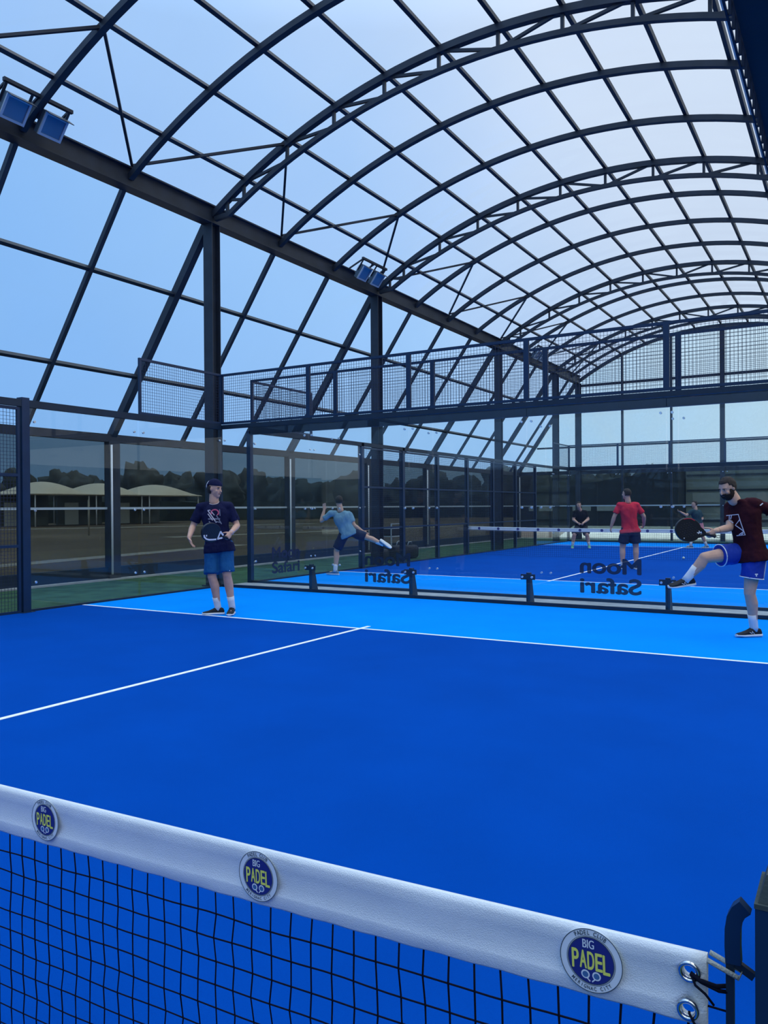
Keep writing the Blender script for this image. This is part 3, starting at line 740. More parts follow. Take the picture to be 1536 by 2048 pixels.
def net_post(x, y, lab, sx, near):
    t = empty('net_post', (x, y, 0), lab, 'post')
    b = MB(); b.box((-.05, -.05, 0), (.05, .05, .90 if not near else .966)); b.box((-.09, -.09, 0), (.09, .09, .015)); b.build('upright', 'navy', t)
    b = MB(); z = .966 if near else .90
    b.box((-.051, -.051, z), (.051, .051, z + .006)); b.quadbox([(-.047, -.047, z + .006), (.047, -.047, z + .006), (.047, .047, z + .006), (-.047, .047, z + .006), (-.038, -.038, z + .04), (.038, -.038, z + .04), (.038, .038, z + .04), (-.038, .038, z + .04)]); b.build('cap', 'capgrey', t)
    b = MB(); X = lambda v: (v - x)
    if near:
        b.poly([(X(5.010), 0, .944), (X(5.002), 0, .936), (X(4.997), 0, .925), (X(4.9948), 0, .910), (X(4.9945), 0, .888), (X(4.9955), 0, .866)], .019, .017, (0, 1, 0)); b.build('tension_hook', 'navy', t)
        b = MB(); b.bar((X(4.991), 0, .10), (X(4.991), 0, .868), .010, .010); b.bar((X(4.991), 0, .12), (X(5.03), 0, .12), .012, .012); b.poly([(X(4.991), 0, .868), (X(5.003), 0, .862), (X(5.02), 0, .853)], .01, .008, (0, 1, 0)); b.build('lacing_rod', 'navyd', t)
    else:
        b.bar((-sx * .05, 0, .84), (-sx * .10, 0, .84), .02, .02); b.build('tension_hook', 'navyd', t)
net_post(5.076, 0, 'navy net post with grey cap at the right edge', 1, True)
net_post(-5.06, 0, 'navy net post at the left end of the near net, out of view', -1, False)
net_post(-5.05, 20.9, 'navy net post at the left end of the distant net', -1, False)
net_post(5.05, 20.9, 'navy net post at the right end of the distant net, out of view', 1, False)

# trolley and bag outside the second court
t = empty('bag_trolley', (-6.5, 18.9, 0), 'white framed trolley carrying a black box left of the second court', 'trolley')
b = MB()
for (x, y) in ((-.2, -.35), (.2, -.35), (-.2, .35), (.2, .35)): b.bar((x, y, .05), (x, y, .98), .025, .025)
for z in (.62, .85):
    b.bar((-.2, -.35, z), (-.2, .35, z), .025, .025); b.bar((.2, -.35, z), (.2, .35, z), .025, .025); b.bar((-.2, -.35, z), (.2, -.35, z), .025, .025); b.bar((-.2, .35, z), (.2, .35, z), .025, .025)
b.bar((.2, -.35, .98), (.2, .35, .98), .025, .025); b.build('frame', 'pale', t)
for (x, y) in ((-.2, -.35), (.2, -.35), (-.2, .35), (.2, .35)):
    q = MB(); q.cyl((x - .02, y, .05), (x + .02, y, .05), .05, 14); q.build('wheel', 'bag', t)
b = MB(); b.box((-6.68, 18.63, .64), (-6.32, 19.17, .83)); bmesh.ops.bevel(b.bm, geom=b.bm.edges[:], offset=.03, segments=2, affect='EDGES')
tag(b.build('box', 'bag'), 'black box resting on the white trolley', 'box')
for i, (x, y, s) in enumerate([(-5.75, 17.0, .34), (-5.7, 17.9, .42), (-5.8, 18.7, .38)]):
    t = empty('sports_bag', (x, y, 0), 'dark sports bag on the turf beside the second court, %s from the left' % ORD[i], 'bag', 'sports bags beside the second court')
    b = MB(); b.loft([(V((0, -s * .8, s * .5)), V((s * .30, 0, 0)), V((0, 0, s * .38))), (V((0, -s * .72, s * .5)), V((s * .42, 0, 0)), V((0, 0, s * .5))), (V((0, s * .72, s * .5)), V((s * .42, 0, 0)), V((0, 0, s * .5))), (V((0, s * .8, s * .5)), V((s * .30, 0, 0)), V((0, 0, s * .38)))], 20, 0, 3.0); b.build('body', 'bag', t)
    b = MB(); b.tube([(0.02, -s * .35, s * .98), (.03, -s * .2, s * 1.25), (.03, s * .2, s * 1.25), (.02, s * .35, s * .98)], .012, 6); b.build('handle', 'pale', t)

# ball
b = MB(); b.ell((0, 0, 0), V((.034, 0, 0)), V((0, .034, 0)), V((0, 0, .034)), 20, 12); o = tag(b.build('padel_ball', 'ball'), 'small pale ball lying on the second court near the net', 'ball'); o.location = (1.14, 21.45, .042)

# ------------------------------------------------------------------ people
RR, TT, ZZ = V((.860, .510, 0)), V((.510, -.860, 0)), V((0, 0, 1))
def remeshed(b, name, mat, voxel, parent=None, smooth=3, nz=0.0, nsc=9.0, loc=None):
    bmesh.ops.recalc_face_normals(b.bm, faces=b.bm.faces)
    me = bpy.data.meshes.new('tmp'); b.bm.to_mesh(me); b.bm.free()
    o = bpy.data.objects.new('tmp', me); C.objects.link(o)
    m = o.modifiers.new('r', 'REMESH'); m.mode = 'VOXEL'; m.voxel_size = voxel
    s = o.modifiers.new('s', 'SMOOTH'); s.factor = .5; s.iterations = smooth
    dg = bpy.context.evaluated_depsgraph_get(); me2 = bpy.data.meshes.new_from_object(o.evaluated_get(dg))
    bpy.data.objects.remove(o); bpy.data.meshes.remove(me)
    me2.name = name
    if nz:
        for v in me2.vertices:
            k = noise.fractal(V((v.co.x * nsc, v.co.y * nsc, v.co.z * nsc * .55)), .7, 2.1, 4)
            v.co += v.normal * nz * k
    for p in me2.polygons: p.use_smooth = True
    me2.materials.clear(); me2.materials.append(M[mat])
    o = bpy.data.objects.new(name, me2); C.objects.link(o)
    if parent: o.parent = parent
    if loc: o.location = loc
    return o

def hand(b, wr, d, n, s, curl, grip=False):
    """d: wrist to knuckles, n: palm normal, s: thumb side"""
    d = d.normalized(); s = (s - d * s.dot(d)).normalized(); n = d.cross(s) * (1 if d.cross(s).dot(n) > 0 else -1)
    b.loft([(wr - d * .02, s * .026, n * .019), (wr + d * .01, s * .030, n * .018), (wr + d * .045, s * .040, n * .016), (wr + d * .085, s * .042, n * .013)], 14)
    kn = wr + d * .082
    for i, (o, L_) in enumerate(((.031, .072), (.0105, .082), (-.0105, .076), (-.031, .058))):
        p = kn + s * o; dd = (d + s * o * (2.5 if not grip else 0)).normalized(); r = .0092
        for j, fr in enumerate((.45, .30, .25)):
            a = curl * (.7 + .25 * j) + i * .05
            dd = (dd * math.cos(a) + n * math.sin(a)).normalized() if j == 0 else (dd * math.cos(a) + (n - dd * n.dot(dd)).normalized() * math.sin(a)).normalized() if abs(n.dot(dd)) < .98 else (-d)
            q = p + dd * L_ * fr; b.capsule(p, q, r, r * .9, 8); p = q; r *= .9
    p = wr + d * .025 + s * .030; dd = (s * .75 + d * .65 + n * .35).normalized(); r = .0125
    for j, l in enumerate((.035, .030, .024)):
        q = p + dd * l; b.capsule(p, q, r, r * .88, 8); p = q; r *= .88
        dd = (dd * .9 + d * .35 + n * (.5 if grip else .12)).normalized()

def shell(c, A, B, D, keep, th, name, mat, parent, nz=.004, seg=40, n=26):
    """hair/beard/cap: part of an ellipsoid, thickened"""
    b = MB(); b.ell(c, A, B, D, seg, n)
    dead = [f for f in b.bm.faces if not keep((f.calc_center_median() - c))]
    bmesh.ops.delete(b.bm, geom=dead, context='FACES')
    bmesh.ops.recalc_face_normals(b.bm, faces=b.bm.faces)
    for v in b.bm.verts: v.co += (v.co - c).normalized() * nz * noise.fractal(v.co * 45, .8, 2, 3)
    o = b.build(name, mat, parent, recalc=False)
    m = o.modifiers.new('s', 'SOLIDIFY'); m.thickness = th; m.offset = 0
    m = o.modifiers.new('u', 'SUBSURF'); m.levels = 1; m.render_levels = 1
    for p in o.data.polygons: p.use_smooth = True
    return o

def person(label, loc, J, face, st):
    J = {k: V(v) for k, v in J.items()}
    vx = st.get('voxel', .006)
    face = V(face).normalized()
    up = V(st.get('headup', (0, 0, 1))); up = (up - face * up.dot(face)).normalized(); lat = face.cross(up).normalized()
    hc = J['head']; hs = st.get('hs', 1.0)
    b = MB()
    # head
    b.ell(hc + up * .02 * hs - face * .008, lat * .076 * hs, face * .096 * hs, up * .098 * hs, 24, 16)
    b.ell(hc - up * .035 * hs + face * .018 * hs, lat * .062 * hs, face * .074 * hs, up * .082 * hs, 20, 14)
    b.capsule(hc - up * .09 * hs + face * .062 * hs, hc - up * .085 * hs + face * .066 * hs, .026 * hs, .024 * hs, 12)
    b.capsule(hc + up * .018 * hs + face * .086 * hs, hc - up * .022 * hs + face * .108 * hs, .009 * hs, .013 * hs, 10)
    for s_ in (-1, 1):
        b.capsule(hc + up * .032 * hs + face * .080 * hs + lat * s_ * .014, hc + up * .032 * hs + face * .068 * hs + lat * s_ * .045, .010, .009, 8)
        b.ell(hc + lat * s_ * .078 * hs - face * .008, face * .017, lat * .010, up * .030, 12, 8)
        b.capsule(hc - up * .02 + face * .06 + lat * s_ * .04, hc - up * .045 + face * .05 + lat * s_ * .042, .022, .018, 10)
    b.capsule(hc - up * .045 - face * .015, J['neck'] - ZZ * .02, .058, .068, 16)
    # torso
    sm = (J['sa'] + J['sb']) / 2; hm = (J['hpa'] + J['hpb']) / 2
    sl_ = (J['sb'] - J['sa']); sl_ = V((sl_.x, sl_.y, sl_.z * .5)).normalized(); hl = (J['hpb'] - J['hpa']); hl = V((hl.x, hl.y, hl.z * .5)).normalized()
    sp = (sm - hm).normalized(); k = st.get('build', 1.0)
    sw = (J['sb'] - J['sa']).length / 2
    hw = min(.215, max(.165, (J['hpb'] - J['hpa']).length / 2 + .105))
    def rings(g=0.0, lo=-.10, hi=1.0, wk=1.0, hem=False):
        out = []
        tab = ([(-.26, hw - .002, .132), (-.18, hw - .002, .132), (-.10, hw - .005, .130), (.02, hw - .014, .122)] if hem else [(-.22, .10, .085), (-.10, .145, .105)]) + [ (.06, .158, .112), (.25, .148, .102), (.45, .142, .100), (.65, .158, .110), (.82, .168, .108), (.94, .150, .090), (1.05, .105, .070), (1.14, .065, .058)]
        for t, a, c_ in tab:
            if t < lo or t > hi: continue
            l = (hl.lerp(sl_, max(0, min(1, t)))).normalized(); f = sp.cross(l).normalized(); l = f.cross(sp).normalized() * (1 if f.cross(sp).dot(l) > 0 else -1)
            cpt = hm.lerp(sm, t) if t <= 1 else sm.lerp(J['neck'], (t - 1) / .14 * .7)
            out.append((cpt, l * (a * k * wk + g), f * (c_ * k * wk + g)))
        return out
    b.loft(rings(), 24, 0, 2.3)
    for s_ in 'ab':
        sh, el, wr = J['s' + s_], J['e' + s_], J['w' + s_]
        ins = sm.lerp(sh, .45)
        b.chain([ins, sh, sh.lerp(el, .5), el], [.048 * k, .050 * k, .049 * k, .041 * k])
        b.chain([el, el.lerp(wr, .3), wr], [.041 * k, .044 * k, .029])
        hp, kn, an, to = J['hp' + s_], J['k' + s_], J['a' + s_], J['t' + s_]
        b.chain([hp, hp.lerp(kn, .4), kn], [.094 * k, .086 * k, .060 * k])
        back = (kn - hp).normalized().cross((an - kn).normalized())
        fdir = (to - an); fdir = (fdir - (an - kn).normalized() * fdir.dot((an - kn).normalized())).normalized()
        b.chain([kn, kn.lerp(an, .3) - fdir * .014, kn.lerp(an, .65) - fdir * .006, an], [.058 * k, .063 * k, .049 * k, .038])
        if st.get('flat_' + s_, True): b.chain([an - fdir * .02 + (an - kn).normalized() * .03, an + fdir * .12 + (an - kn).normalized() * .045], [.034, .026])
        else:
            ft = (to - an).normalized(); dn = (an - kn).normalized(); dn = (dn - ft * dn.dot(ft)).normalized()
            b.chain([an + dn * .03, an + ft * .12 + dn * .055], [.032, .020])
        hd = st['hand_' + s_]
        hand(b, wr, V(hd[0]), V(hd[1]), V(hd[2]), hd[3], hd[3] > .85)
    body = remeshed(b, 'person', st.get('skin', 'skin'), vx, None, 2, loc=loc)
    tag(body, label, 'person')
    # eyes, brows, lips
    if st.get('facial', True):
        for s_ in (-1, 1):
            q = MB(); c_ = hc + up * .012 + face * .079 + lat * s_ * .032; q.ell(c_ - face * .002, lat * .0115, face * .009, up * .0050, 14, 8); e_ = q.build('eye', 'eyew', body)
            q = MB(); q.ell(c_ + face * .0045, lat * .0062, face * .004, up * .0050, 12, 6); q.build('iris', 'eyek', e_)
            q = MB(); q.capsule(c_ + up * .017 + face * .010 - lat * .014, c_ + up * .017 + face * .005 + lat * .016, .0052, .0045, 8); q.build('eyebrow', 'hair', body)
        q = MB(); q.capsule(hc - up * .052 + face * .090 - lat * .018, hc - up * .052 + face * .090 + lat * .018, .0065, .0065, 8); q.build('lips', 'lip', body)
    # hair
    def hk(p):
        f, u, l = p.dot(face) / hs, p.dot(up) / hs, abs(p.dot(lat)) / hs
        return u > .055 or (f < .015 and u > -.055) or (f < .04 and u > .02)
    if st.get('hair', True): shell(hc + up * .022 * hs - face * .01, lat * .081 * hs, face * .100 * hs, up * .103 * hs, hk, .012, 'hair', 'hair', body, st.get('hnz', .006))
    if st.get('beard'):
        def bk(p): f, u, l = p.dot(face), p.dot(up), abs(p.dot(lat)); return (u < -.024 and f > -.012) or (u < .004 and f > .0 and l > .040) or (l > .050 and -.03 < u < .050 and -.022 < f < .022) or (-.010 < u < .006 and f > .050 and l < .040) or (u < 0 and .022 < l and f > .04)
        shell(hc - up * .037 + face * .018, lat * .070, face * .083, up * .090, bk, .012, 'beard', 'beard', body, .005)
    # shirt
    b = MB(); b.loft(rings(.014, st.get('hem', -.12) - .03, st.get('collar', 1.08), st.get('loose', 1.05), True), 28, 0, 2.4)
    for s_ in 'ab':
        sh, el = J['s' + s_], J['e' + s_]; ins = sm.lerp(sh, .5); f = st.get('sleeve', .72)
        d_, s1, u1 = frame(el - sh)
        b.capsule(ins - ZZ * .002, sh - ZZ * .006, .072 * k, .069 * k, 16)
        b.loft([(sh - d_ * .01, s1 * .060, u1 * .060), (sh.lerp(el, f * .4), s1 * .067, u1 * .066), (sh.lerp(el, f), s1 * .073, u1 * .068)], 16)
    shirt = remeshed(b, 'tshirt', st['shirt'], vx * 1.3, body, 4, st.get('wr', .012), 8)
    # shorts
    b = MB(); b.loft([(c_, U, W) for c_, U, W in rings(.012, -.25, .30)], 24, 0, 2.3)
    for s_ in 'ab':
        hp, kn = J['hp' + s_], J['k' + s_]; d_, s1, u1 = frame(kn - hp); f = st.get('slen', .86); fl = st.get('flare', .104)
        b.loft([(hp - d_ * .05, s1 * .104, u1 * .104), (hp + d_ * .03, s1 * .112, u1 * .112), (hp.lerp(kn, f * .6), s1 * fl, u1 * fl), (hp.lerp(kn, f), s1 * fl * 1.0, u1 * fl * 1.0)], 20)
    shorts = remeshed(b, 'shorts', st['shorts'], vx * 1.3, body, 4, st.get('wr', .012), 8)
    if st.get('piping'):
        for s_ in 'ab':
            hp, kn = J['hp' + s_], J['k' + s_]; d_, s1, u1 = frame(kn - hp); f = st['slen']; fl = st['flare'] + .004
            q = MB(); pts = [hp.lerp(kn, f) - d_ * .002 + s1 * fl * math.cos(a * PI / 12) + u1 * fl * math.sin(a * PI / 12) for a in range(25)]; q.tube(pts, .0058, 6)
            q.build('piping', 'rwhite', shorts)
        hp, kn = J['hpb'], J['kb']; q = MB(); sd = RR * .78 + TT * -.1
        d_, s1, u1 = frame(kn - hp); q.tube([hp.lerp(kn, t_) + RR * (fl + .003) + TT * .02 for t_ in (-.02, .25, .5, f)], .0055, 6); q.build('piping', 'rwhite', shorts)
    # socks and shoes
    for s_ in 'ab':
        kn, an, to = J['k' + s_], J['a' + s_], J['t' + s_]; ax = (an - kn).normalized()
        q = MB(); sh_ = st.get('sockh', .13)
        d_, s1, u1 = frame(ax); q.loft([(an - ax * sh_, s1 * .051, u1 * .051), (an - ax * sh_ * .6, s1 * .047, u1 * .047), (an - ax * .02, s1 * .045, u1 * .045), (an + ax * .035, s1 * .045, u1 * .045)], 16)
        sk = q.build('sock', 'sock', body)
        if s_ == 'a' and st.get('sockmark'): q = MB(); q.bar(an - ax * .075 + TT * .043 - RR * .006, an - ax * .075 + TT * .043 + RR * .014, .004, .007); q.build('logo', 'racket', sk)
        f = to - an; f = (f - ax * f.dot(ax)).normalized()
        if st.get('flat_' + s_, True): f = V((f.x, f.y, 0)).normalized(); upv = ZZ
        else:
            f = (to - an).normalized(); upv = -ax; upv = (upv - f * upv.dot(f)).normalized()
        sd = f.cross(upv).normalized(); bt = an + V((0, 0, -an.z + .0085)) if st.get('flat_' + s_, True) else an - upv * .085
        q = MB(); tab = [(-.085, .022, .030, .055), (-.07, .034, .030, .085), (-.03, .038, .030, .10), (.03, .039, .028, .098), (.08, .044, .026, .072), (.13, .048, .024, .052), (.175, .044, .022, .042), (.205, .026, .022, .034)]
        q.loft([(bt + f * t_ + upv * ((lo_ + hi_) / 2 - .002), sd * w_, upv * ((hi_ - lo_) / 2 + .004)) for t_, w_, lo_, hi_ in tab], 18, 0, 2.6)
        shoe = q.build('shoe', st['shoe'], body)
        q = MB(); q.loft([(bt + f * t_ + upv * (.015 if t_ < .15 else .018), sd * (w_ + .004), upv * (.016 if t_ < .15 else .013)) for t_, w_, lo_, hi_ in [(-.092, .020, 0, 0)] + tab + [(.214, .018, 0, 0)]], 18, 0, 3.2); q.build('sole', st.get('solemat', 'sole'), shoe)
        q = MB()
        for t_ in (.045, .065, .085, .105): q.tube([bt + f * t_ + sd * x_ + upv * (.104 - (t_ - .03) * .55 - abs(x_) * .35) for x_ in (-.022, 0, .022)], .0028, 5)
        q.build('laces', 'rwhite' if st.get('wl') else st['shoe'], shoe)
        if st.get('mark'):
            q = MB(); sdd = sd if sd.dot(TT) > 0 else -sd
            q.tube([bt + f * .02 + sdd * .043 + upv * .035, bt + f * .045 + sdd * .042 + upv * .065, bt + f * .05 + sdd * .045 + upv * .04, bt + f * .075 + sdd * .045 + upv * .055], .0035, 5); q.build('stripe', 'rwhite', shoe)
    return body, shirt, shorts

def racket(label, origin, D, N, mat='racket', marks=None, loc=(0, 0, 0)):
    """padel racket: drilled head, open throat, wrapped grip"""
    D = V(D).normalized(); N = V(N); N = (N - D * N.dot(D)).normalized(); X = D.cross(N)
    cu = bpy.data.curves.new('racket', 'CURVE'); cu.dimensions = '2D'; cu.fill_mode = 'BOTH'; cu.extrude = .014; cu.bevel_depth = .004; cu.bevel_resolution = 1
    def spl(pts):
        s = cu.splines.new('POLY'); s.points.add(len(pts) - 1)
        for i, p in enumerate(pts): s.points[i].co = (p[0], p[1], 0, 1)
        s.use_cyclic_u = True
    out = []
    for k in range(49):
        a = math.radians(-62 + 304 * k / 48)
        out.append((.126 * math.cos(a), .312 + .140 * math.sin(a)))
    out += [(-.040, .150), (-.018, .120), (.018, .120), (.040, .150)]
    spl(out)
    spl([(-.030, .172), (0, .138), (.030, .172), (0, .182)])
    for i in range(-3, 4):
        for j in range(-4, 4):
            x, y = i * .027 + (.0135 if j % 2 else 0), .322 + j * .025
            if (x / .088) ** 2 + ((y - .312) / .098) ** 2 < 1: spl([(x + .0055 * math.cos(q_ * PI / 5), y + .0055 * math.sin(q_ * PI / 5)) for q_ in range(10)])
    o = bpy.data.objects.new('tmp', cu); C.objects.link(o)
    dg = bpy.context.evaluated_depsgraph_get(); me = bpy.data.meshes.new_from_object(o.evaluated_get(dg)); bpy.data.objects.remove(o)
    me.materials.clear(); me.materials.append(M[mat])
    t = empty('padel_racket', V(loc) + origin, label, 'racket'); 
    t.rotation_mode = 'QUATERNION'; t.rotation_quaternion = Matrix((X, D, N)).transposed().to_quaternion()
    h = bpy.data.objects.new('head', me); C.objects.link(h); h.parent = t
    q = MB(); q.loft([(V((0, y, 0)), V((rx, 0, 0)), V((0, 0, rz))) for y, rx, rz in ((0, .021, .018), (.008, .022, .019), (.012, .017, .0155), (.12, .0165, .0155), (.135, .020, .017))], 16, 0, 2.6)
    for k in range(9): q.loft([(V((0, .016 + k * .0125 + dy, 0)), V((.0178 - abs(dy) * .15, 0, 0)), V((0, 0, .0168 - abs(dy) * .15))) for dy in (-.005, 0, .005)], 12)
    q.build('grip', 'bag', t)
    q = MB(); q.tube([(0, .004, 0), (.02, -.03, .01), (.01, -.07, 0), (-.01, -.04, -.01), (0, .004, 0)], .003, 6); q.build('wrist_strap', 'bag', t)
    if marks == 'a':
        q = MB(); z = .0185
        q.poly([(-.060 , .405, z), (-.085, .39, z), (-.100, .35, z), (-.098, .31, z), (-.082, .26, z), (-.062, .21, z)], .020, .002, (0, 0, 1)); q.poly([(-.062, .375, z), (-.055, .36, z)], .022, .002)
        q.poly([(-.055, .195, z), (-.035, .165, z), (-.018, .13, z)], .022, .002); q.poly([(.055, .195, z), (.035, .165, z), (.018, .13, z)], .022, .002); q.poly([(-.055, .192, z), (.055, .192, z)], .018, .002)
        q.build('marking', 'rwhite', t)['label'] = 'white painted curve and triangle'
    if marks == 'b':
        q = MB(); z = .0185
        q.poly([(-.018, .20, z), (.0, .185, z), (.016, .20, z)], .008, .002); q.poly([(-.010, .215, z), (.006, .168, z)], .008, .002); q.ell((-.1, .34, z), V((.006, 0, 0)), V((0, .006, 0)), V((0, 0, .002)), 10, 6)
        q.build('marking', 'rwhite', t); q = MB(); q.poly([(.112, .27, z), (.124, .31, z), (.118, .35, z), (.10, .39, z)], .006, .002); q.build('trim_stripe', 'tred', t)
    return t

# --- man with the cap
J1 = {"head": [-0.105, -0.085, 1.728], "neck": [-0.132, -0.078, 1.575], "sa": [-0.281, -0.184, 1.485], "sb": [0.035, 0.038, 1.496], "ea": [-0.371, -0.237, 1.225], "eb": [0.126, 0.098, 1.225], "wa": [-0.285, -0.400, 1.075], "wb": [0.205, -0.119, 1.135], "hpa": [-0.153, -0.091, 0.962], "hpb": [-0.006, -0.003, 0.961], "ka": [-0.106, -0.156, 0.530], "kb": [0.055, -0.035, 0.555], "aa": [-0.094, -0.056, 0.104], "ab": [0.056, 0.06, 0.110], "ta": [-0.196, -0.115, 0.015], "tb": [0.166, -0.106, 0.006]}
D1 = (-RR * .66 + ZZ * .30 + TT * .66).normalized()
p1, sh1, so1 = person('person in a backward cap, navy t-shirt and teal shorts standing by the service line', (-2.3, 7.134, 0), J1, (.93, .06, -.12), dict(
    shirt='tnavy', shorts='steal', shoe='shoe', voxel=.0075, hair=False, hem=-.15, slen=.90, flare=.105, sleeve=.78, loose=1.06, sockh=.15, sockmark=True, wl=False,
    hand_a=(-ZZ * .80 + RR * .35 + TT * .2, RR, TT, .14), hand_b=(-ZZ * .55 + TT * .5 - RR * .35, -RR * .4 + TT * .1 - ZZ * .4, D1, 1.25)))
hc = V(J1['head']); fc = V((.93, .06, -.12)).normalized(); up = (ZZ - fc * fc.z).normalized(); lt = fc.cross(up)
shell(hc + up * .030 - fc * .012, lt * .090, fc * .110, up * .108, lambda p: p.dot(up) > .022 or (p.dot(fc) < -.05 and p.dot(up) > .0), .010, 'cap', 'tnavy', p1, .001)
shell(hc + up * .012 - fc * .012, lt * .083, fc * .102, up * .104, lambda p: p.dot(up) < .03 and p.dot(up) > -.075 and p.dot(fc) < .0 , .016, 'hair', 'hair', p1, .006)
q = MB(); q.loft([(hc + up * .02 - fc * (.10 + t_), lt * w_, up * .004 ) for t_, w_ in ((-.01, .07), (.02, .068), (.045, .05), (.06, .02))], 16); q.build('cap_brim', 'tnavy', p1)
q = MB(); q.tube([hc + up * (.030 + .104 * math.sin(a)) - fc * (.012 + .112 * math.cos(a) * .80) + lt * (.092 * .60 * math.cos(a)) for a in (-.25, -.05, .15, .35, .55, .75)], .0085, 6); q.build('cap_stripe', 'rwhite', p1)
q = MB()
fr1 = lambda u, h, d: V((-.10, -.06, 0)) + RR * u * 1.25 + ZZ * (h + .032) + TT * (d - abs(u) * .12)
def flatpoly(q, pts, w_): q.poly(pts, w_, .003, TT)
dF = .150
for pts, w_ in (([(-.075, 1.405), (-.045, 1.41)], .012), ([(-.07, 1.40), (.02, 1.24)], .014), ([(-.072, 1.36), (-.02, 1.27)], .012), ([(-.04, 1.40), (.0, 1.34)], .010)):
    flatpoly(q, [fr1(u, h, dF) for u, h in pts], w_)
q.build('shirt_print', 'print_w', p1)
q = MB(); flatpoly(q, [fr1(.005 + .040 * math.cos(a), 1.375 + .042 * math.sin(a), dF) for a in [k_ * PI / 7 for k_ in range(-2, 9)]], .017); q.build('shirt_print', 'print_r', p1)
q = MB()
for pts, w_ in (([(-.07, 1.29), (.06, 1.29)], .02), ([(.02, 1.34), (.075, 1.22)], .014), ([(-.06, 1.26), (-.03, 1.20)], .014), ([(.0, 1.26), (.07, 1.24)], .014), ([(.055, 1.42), (.06, 1.33)], .012)):
    flatpoly(q, [fr1(u, h, dF) for u, h in pts], w_)
q.build('shirt_print', 'print_g', p1)
q = MB(); q.tube([V(J1['neck']) + V((.0, .0, -.005)) + lt * 0 + (RR * math.cos(a) * .068 + TT * math.sin(a) * .075 - ZZ * (.022 + .030 * math.sin(a))) for a in [k_ * PI / 8 for k_ in range(17)]], .0045, 6); q.build('collar', 'print_w', p1)
q = MB(); wv = V(J1['wb']); dv = (wv - V(J1['eb'])).normalized(); _, s1, u1 = frame(dv); q.tube([wv - dv * .015 + s1 * .031 * math.cos(a * PI / 8) + u1 * .031 * math.sin(a * PI / 8) for a in range(17)], .005, 6); q.build('wristband', 'print_w', p1)
q = MB(); q.ell(V(J1['hpb']).lerp(V(J1['kb']), .84) + RR * .055 + TT * .088, RR * .010, ZZ * .006, TT * .003, 10, 6); q.build('logo', 'rwhite', so1)
hb = V(J1['wb']) + (-ZZ * .55 + TT * .5 - RR * .35).normalized() * .075 + (-RR * .4 - ZZ * .4 + TT * .1).normalized() * .022
racket('black padel racket with white marks held at the waist by the person in the cap', hb - D1 * .055, D1, (TT * .9 + RR * .3 - ZZ * .05), 'racket', 'a', (-2.3, 7.134, 0))

# --- bearded man kicking a leg out
J2 = {"head": [-0.182, -0.135, 1.652], "neck": [-0.122, -0.075, 1.545], "sa": [-0.171, 0.055, 1.452], "sb": [0.077, -0.070, 1.490], "ea": [-0.167, -0.090, 1.215], "eb": [0.274, 0.140, 1.368], "wa": [-0.280, -0.329, 1.188], "wb": [0.300, -0.030, 1.200], "hpa": [-0.030, 0.060, 0.943], "hpb": [0.081, -0.037, 0.939], "ka": [-0.400, -0.300, 0.890], "kb": [0.028, -0.053, 0.499], "aa": [-0.574, -0.330, 0.655], "ab": [0.060, 0.049, 0.106], "ta": [-0.817, -0.474, 0.620], "tb": [-0.126, -0.092, 0.021]}
D2 = (-RR * .96 + ZZ * .23 + TT * .05).normalized()
ax2 = (V(J2['aa']) - V(J2['ka'])).normalized()
p2, sh2, so2 = person('bearded person in maroon t-shirt and blue shorts kicking one foot forward', (4.105, 8.474, 0), J2, (-.52, -.74, -.42), dict(
    shirt='tmaroon', shorts='sblue', shoe='shoe', voxel=.007, beard=True, collar=1.2, hem=-.20, slen=.62, flare=.118, sleeve=.74, loose=1.07, piping=True, mark=True, sockh=.16, flat_a=False,
    hand_a=(-RR * .75 - ZZ * .45 + TT * .2, -ZZ * .6 - RR * .4, D2 * .7 + TT * .3 + ZZ * .3, 1.2), hand_b=(-ZZ, -RR, TT, .35)))
q = MB(); wv = V(J2['wa']); dv = (wv - V(J2['ea'])).normalized(); _, s1, u1 = frame(dv); q.loft([(wv - dv * (.035 + k_), s1 * .0315, u1 * .0315) for k_ in (0, .022)], 18); q.build('wristwatch', 'bag', p2)
l2 = (V(J2['sb']) - V(J2['sa'])); l2.z = 0; l2.normalize(); n2 = l2.cross(ZZ); c2 = (V(J2['sa']) + V(J2['sb'])) / 2; c2.z = 0
fr2 = lambda u, h, d: c2.lerp(V((.035, .025, 0)), max(0, (1.42 - h) / .48)) + l2 * u + ZZ * (h + .02) + n2 * d
q = MB(); d2 = .150
for pts in ([(-.10, 1.33), (.045, 1.345), (.055, 1.25), (.075, 1.12), (-.02, 1.11)], [(.052, 1.29), (-.01, 1.225), (.07, 1.16)], [(.07, 1.16), (.01, 1.12)], [(-.06, 1.335), (-.075, 1.28), (-.03, 1.25)], [(-.03, 1.34), (-.055, 1.29)], [(.06, 1.14), (.03, 1.115)]):
    q.poly([fr2(u * 1.05 - .01, h, d2 + .012 - abs(u) * .12) for u, h in pts], .009, .004, n2)
q.build('shirt_print', 'print_w', p2)['label'] = 'white angular outline print'
q = MB(); a_ = V(J2['sb']) + TT * .078 + RR * .02 + ZZ * .0; q.poly([a_ + RR * .01 - ZZ * .03, a_ + RR * .04 - ZZ * .005], .010, .004, TT); q.build('sleeve_logo', 'rwhite', sh2)
q = MB(); c_ = V(J2['hpb']).lerp(V(J2['kb']), .53) + TT * .124 - RR * .01; q.poly([c_ - RR * .016 + ZZ * .01, c_ + RR * .016 + ZZ * .01], .012, .003, TT); q.poly([c_ + ZZ * .01, c_ - ZZ * .014], .012, .003, TT); q.build('logo', 'rwhite', so2)
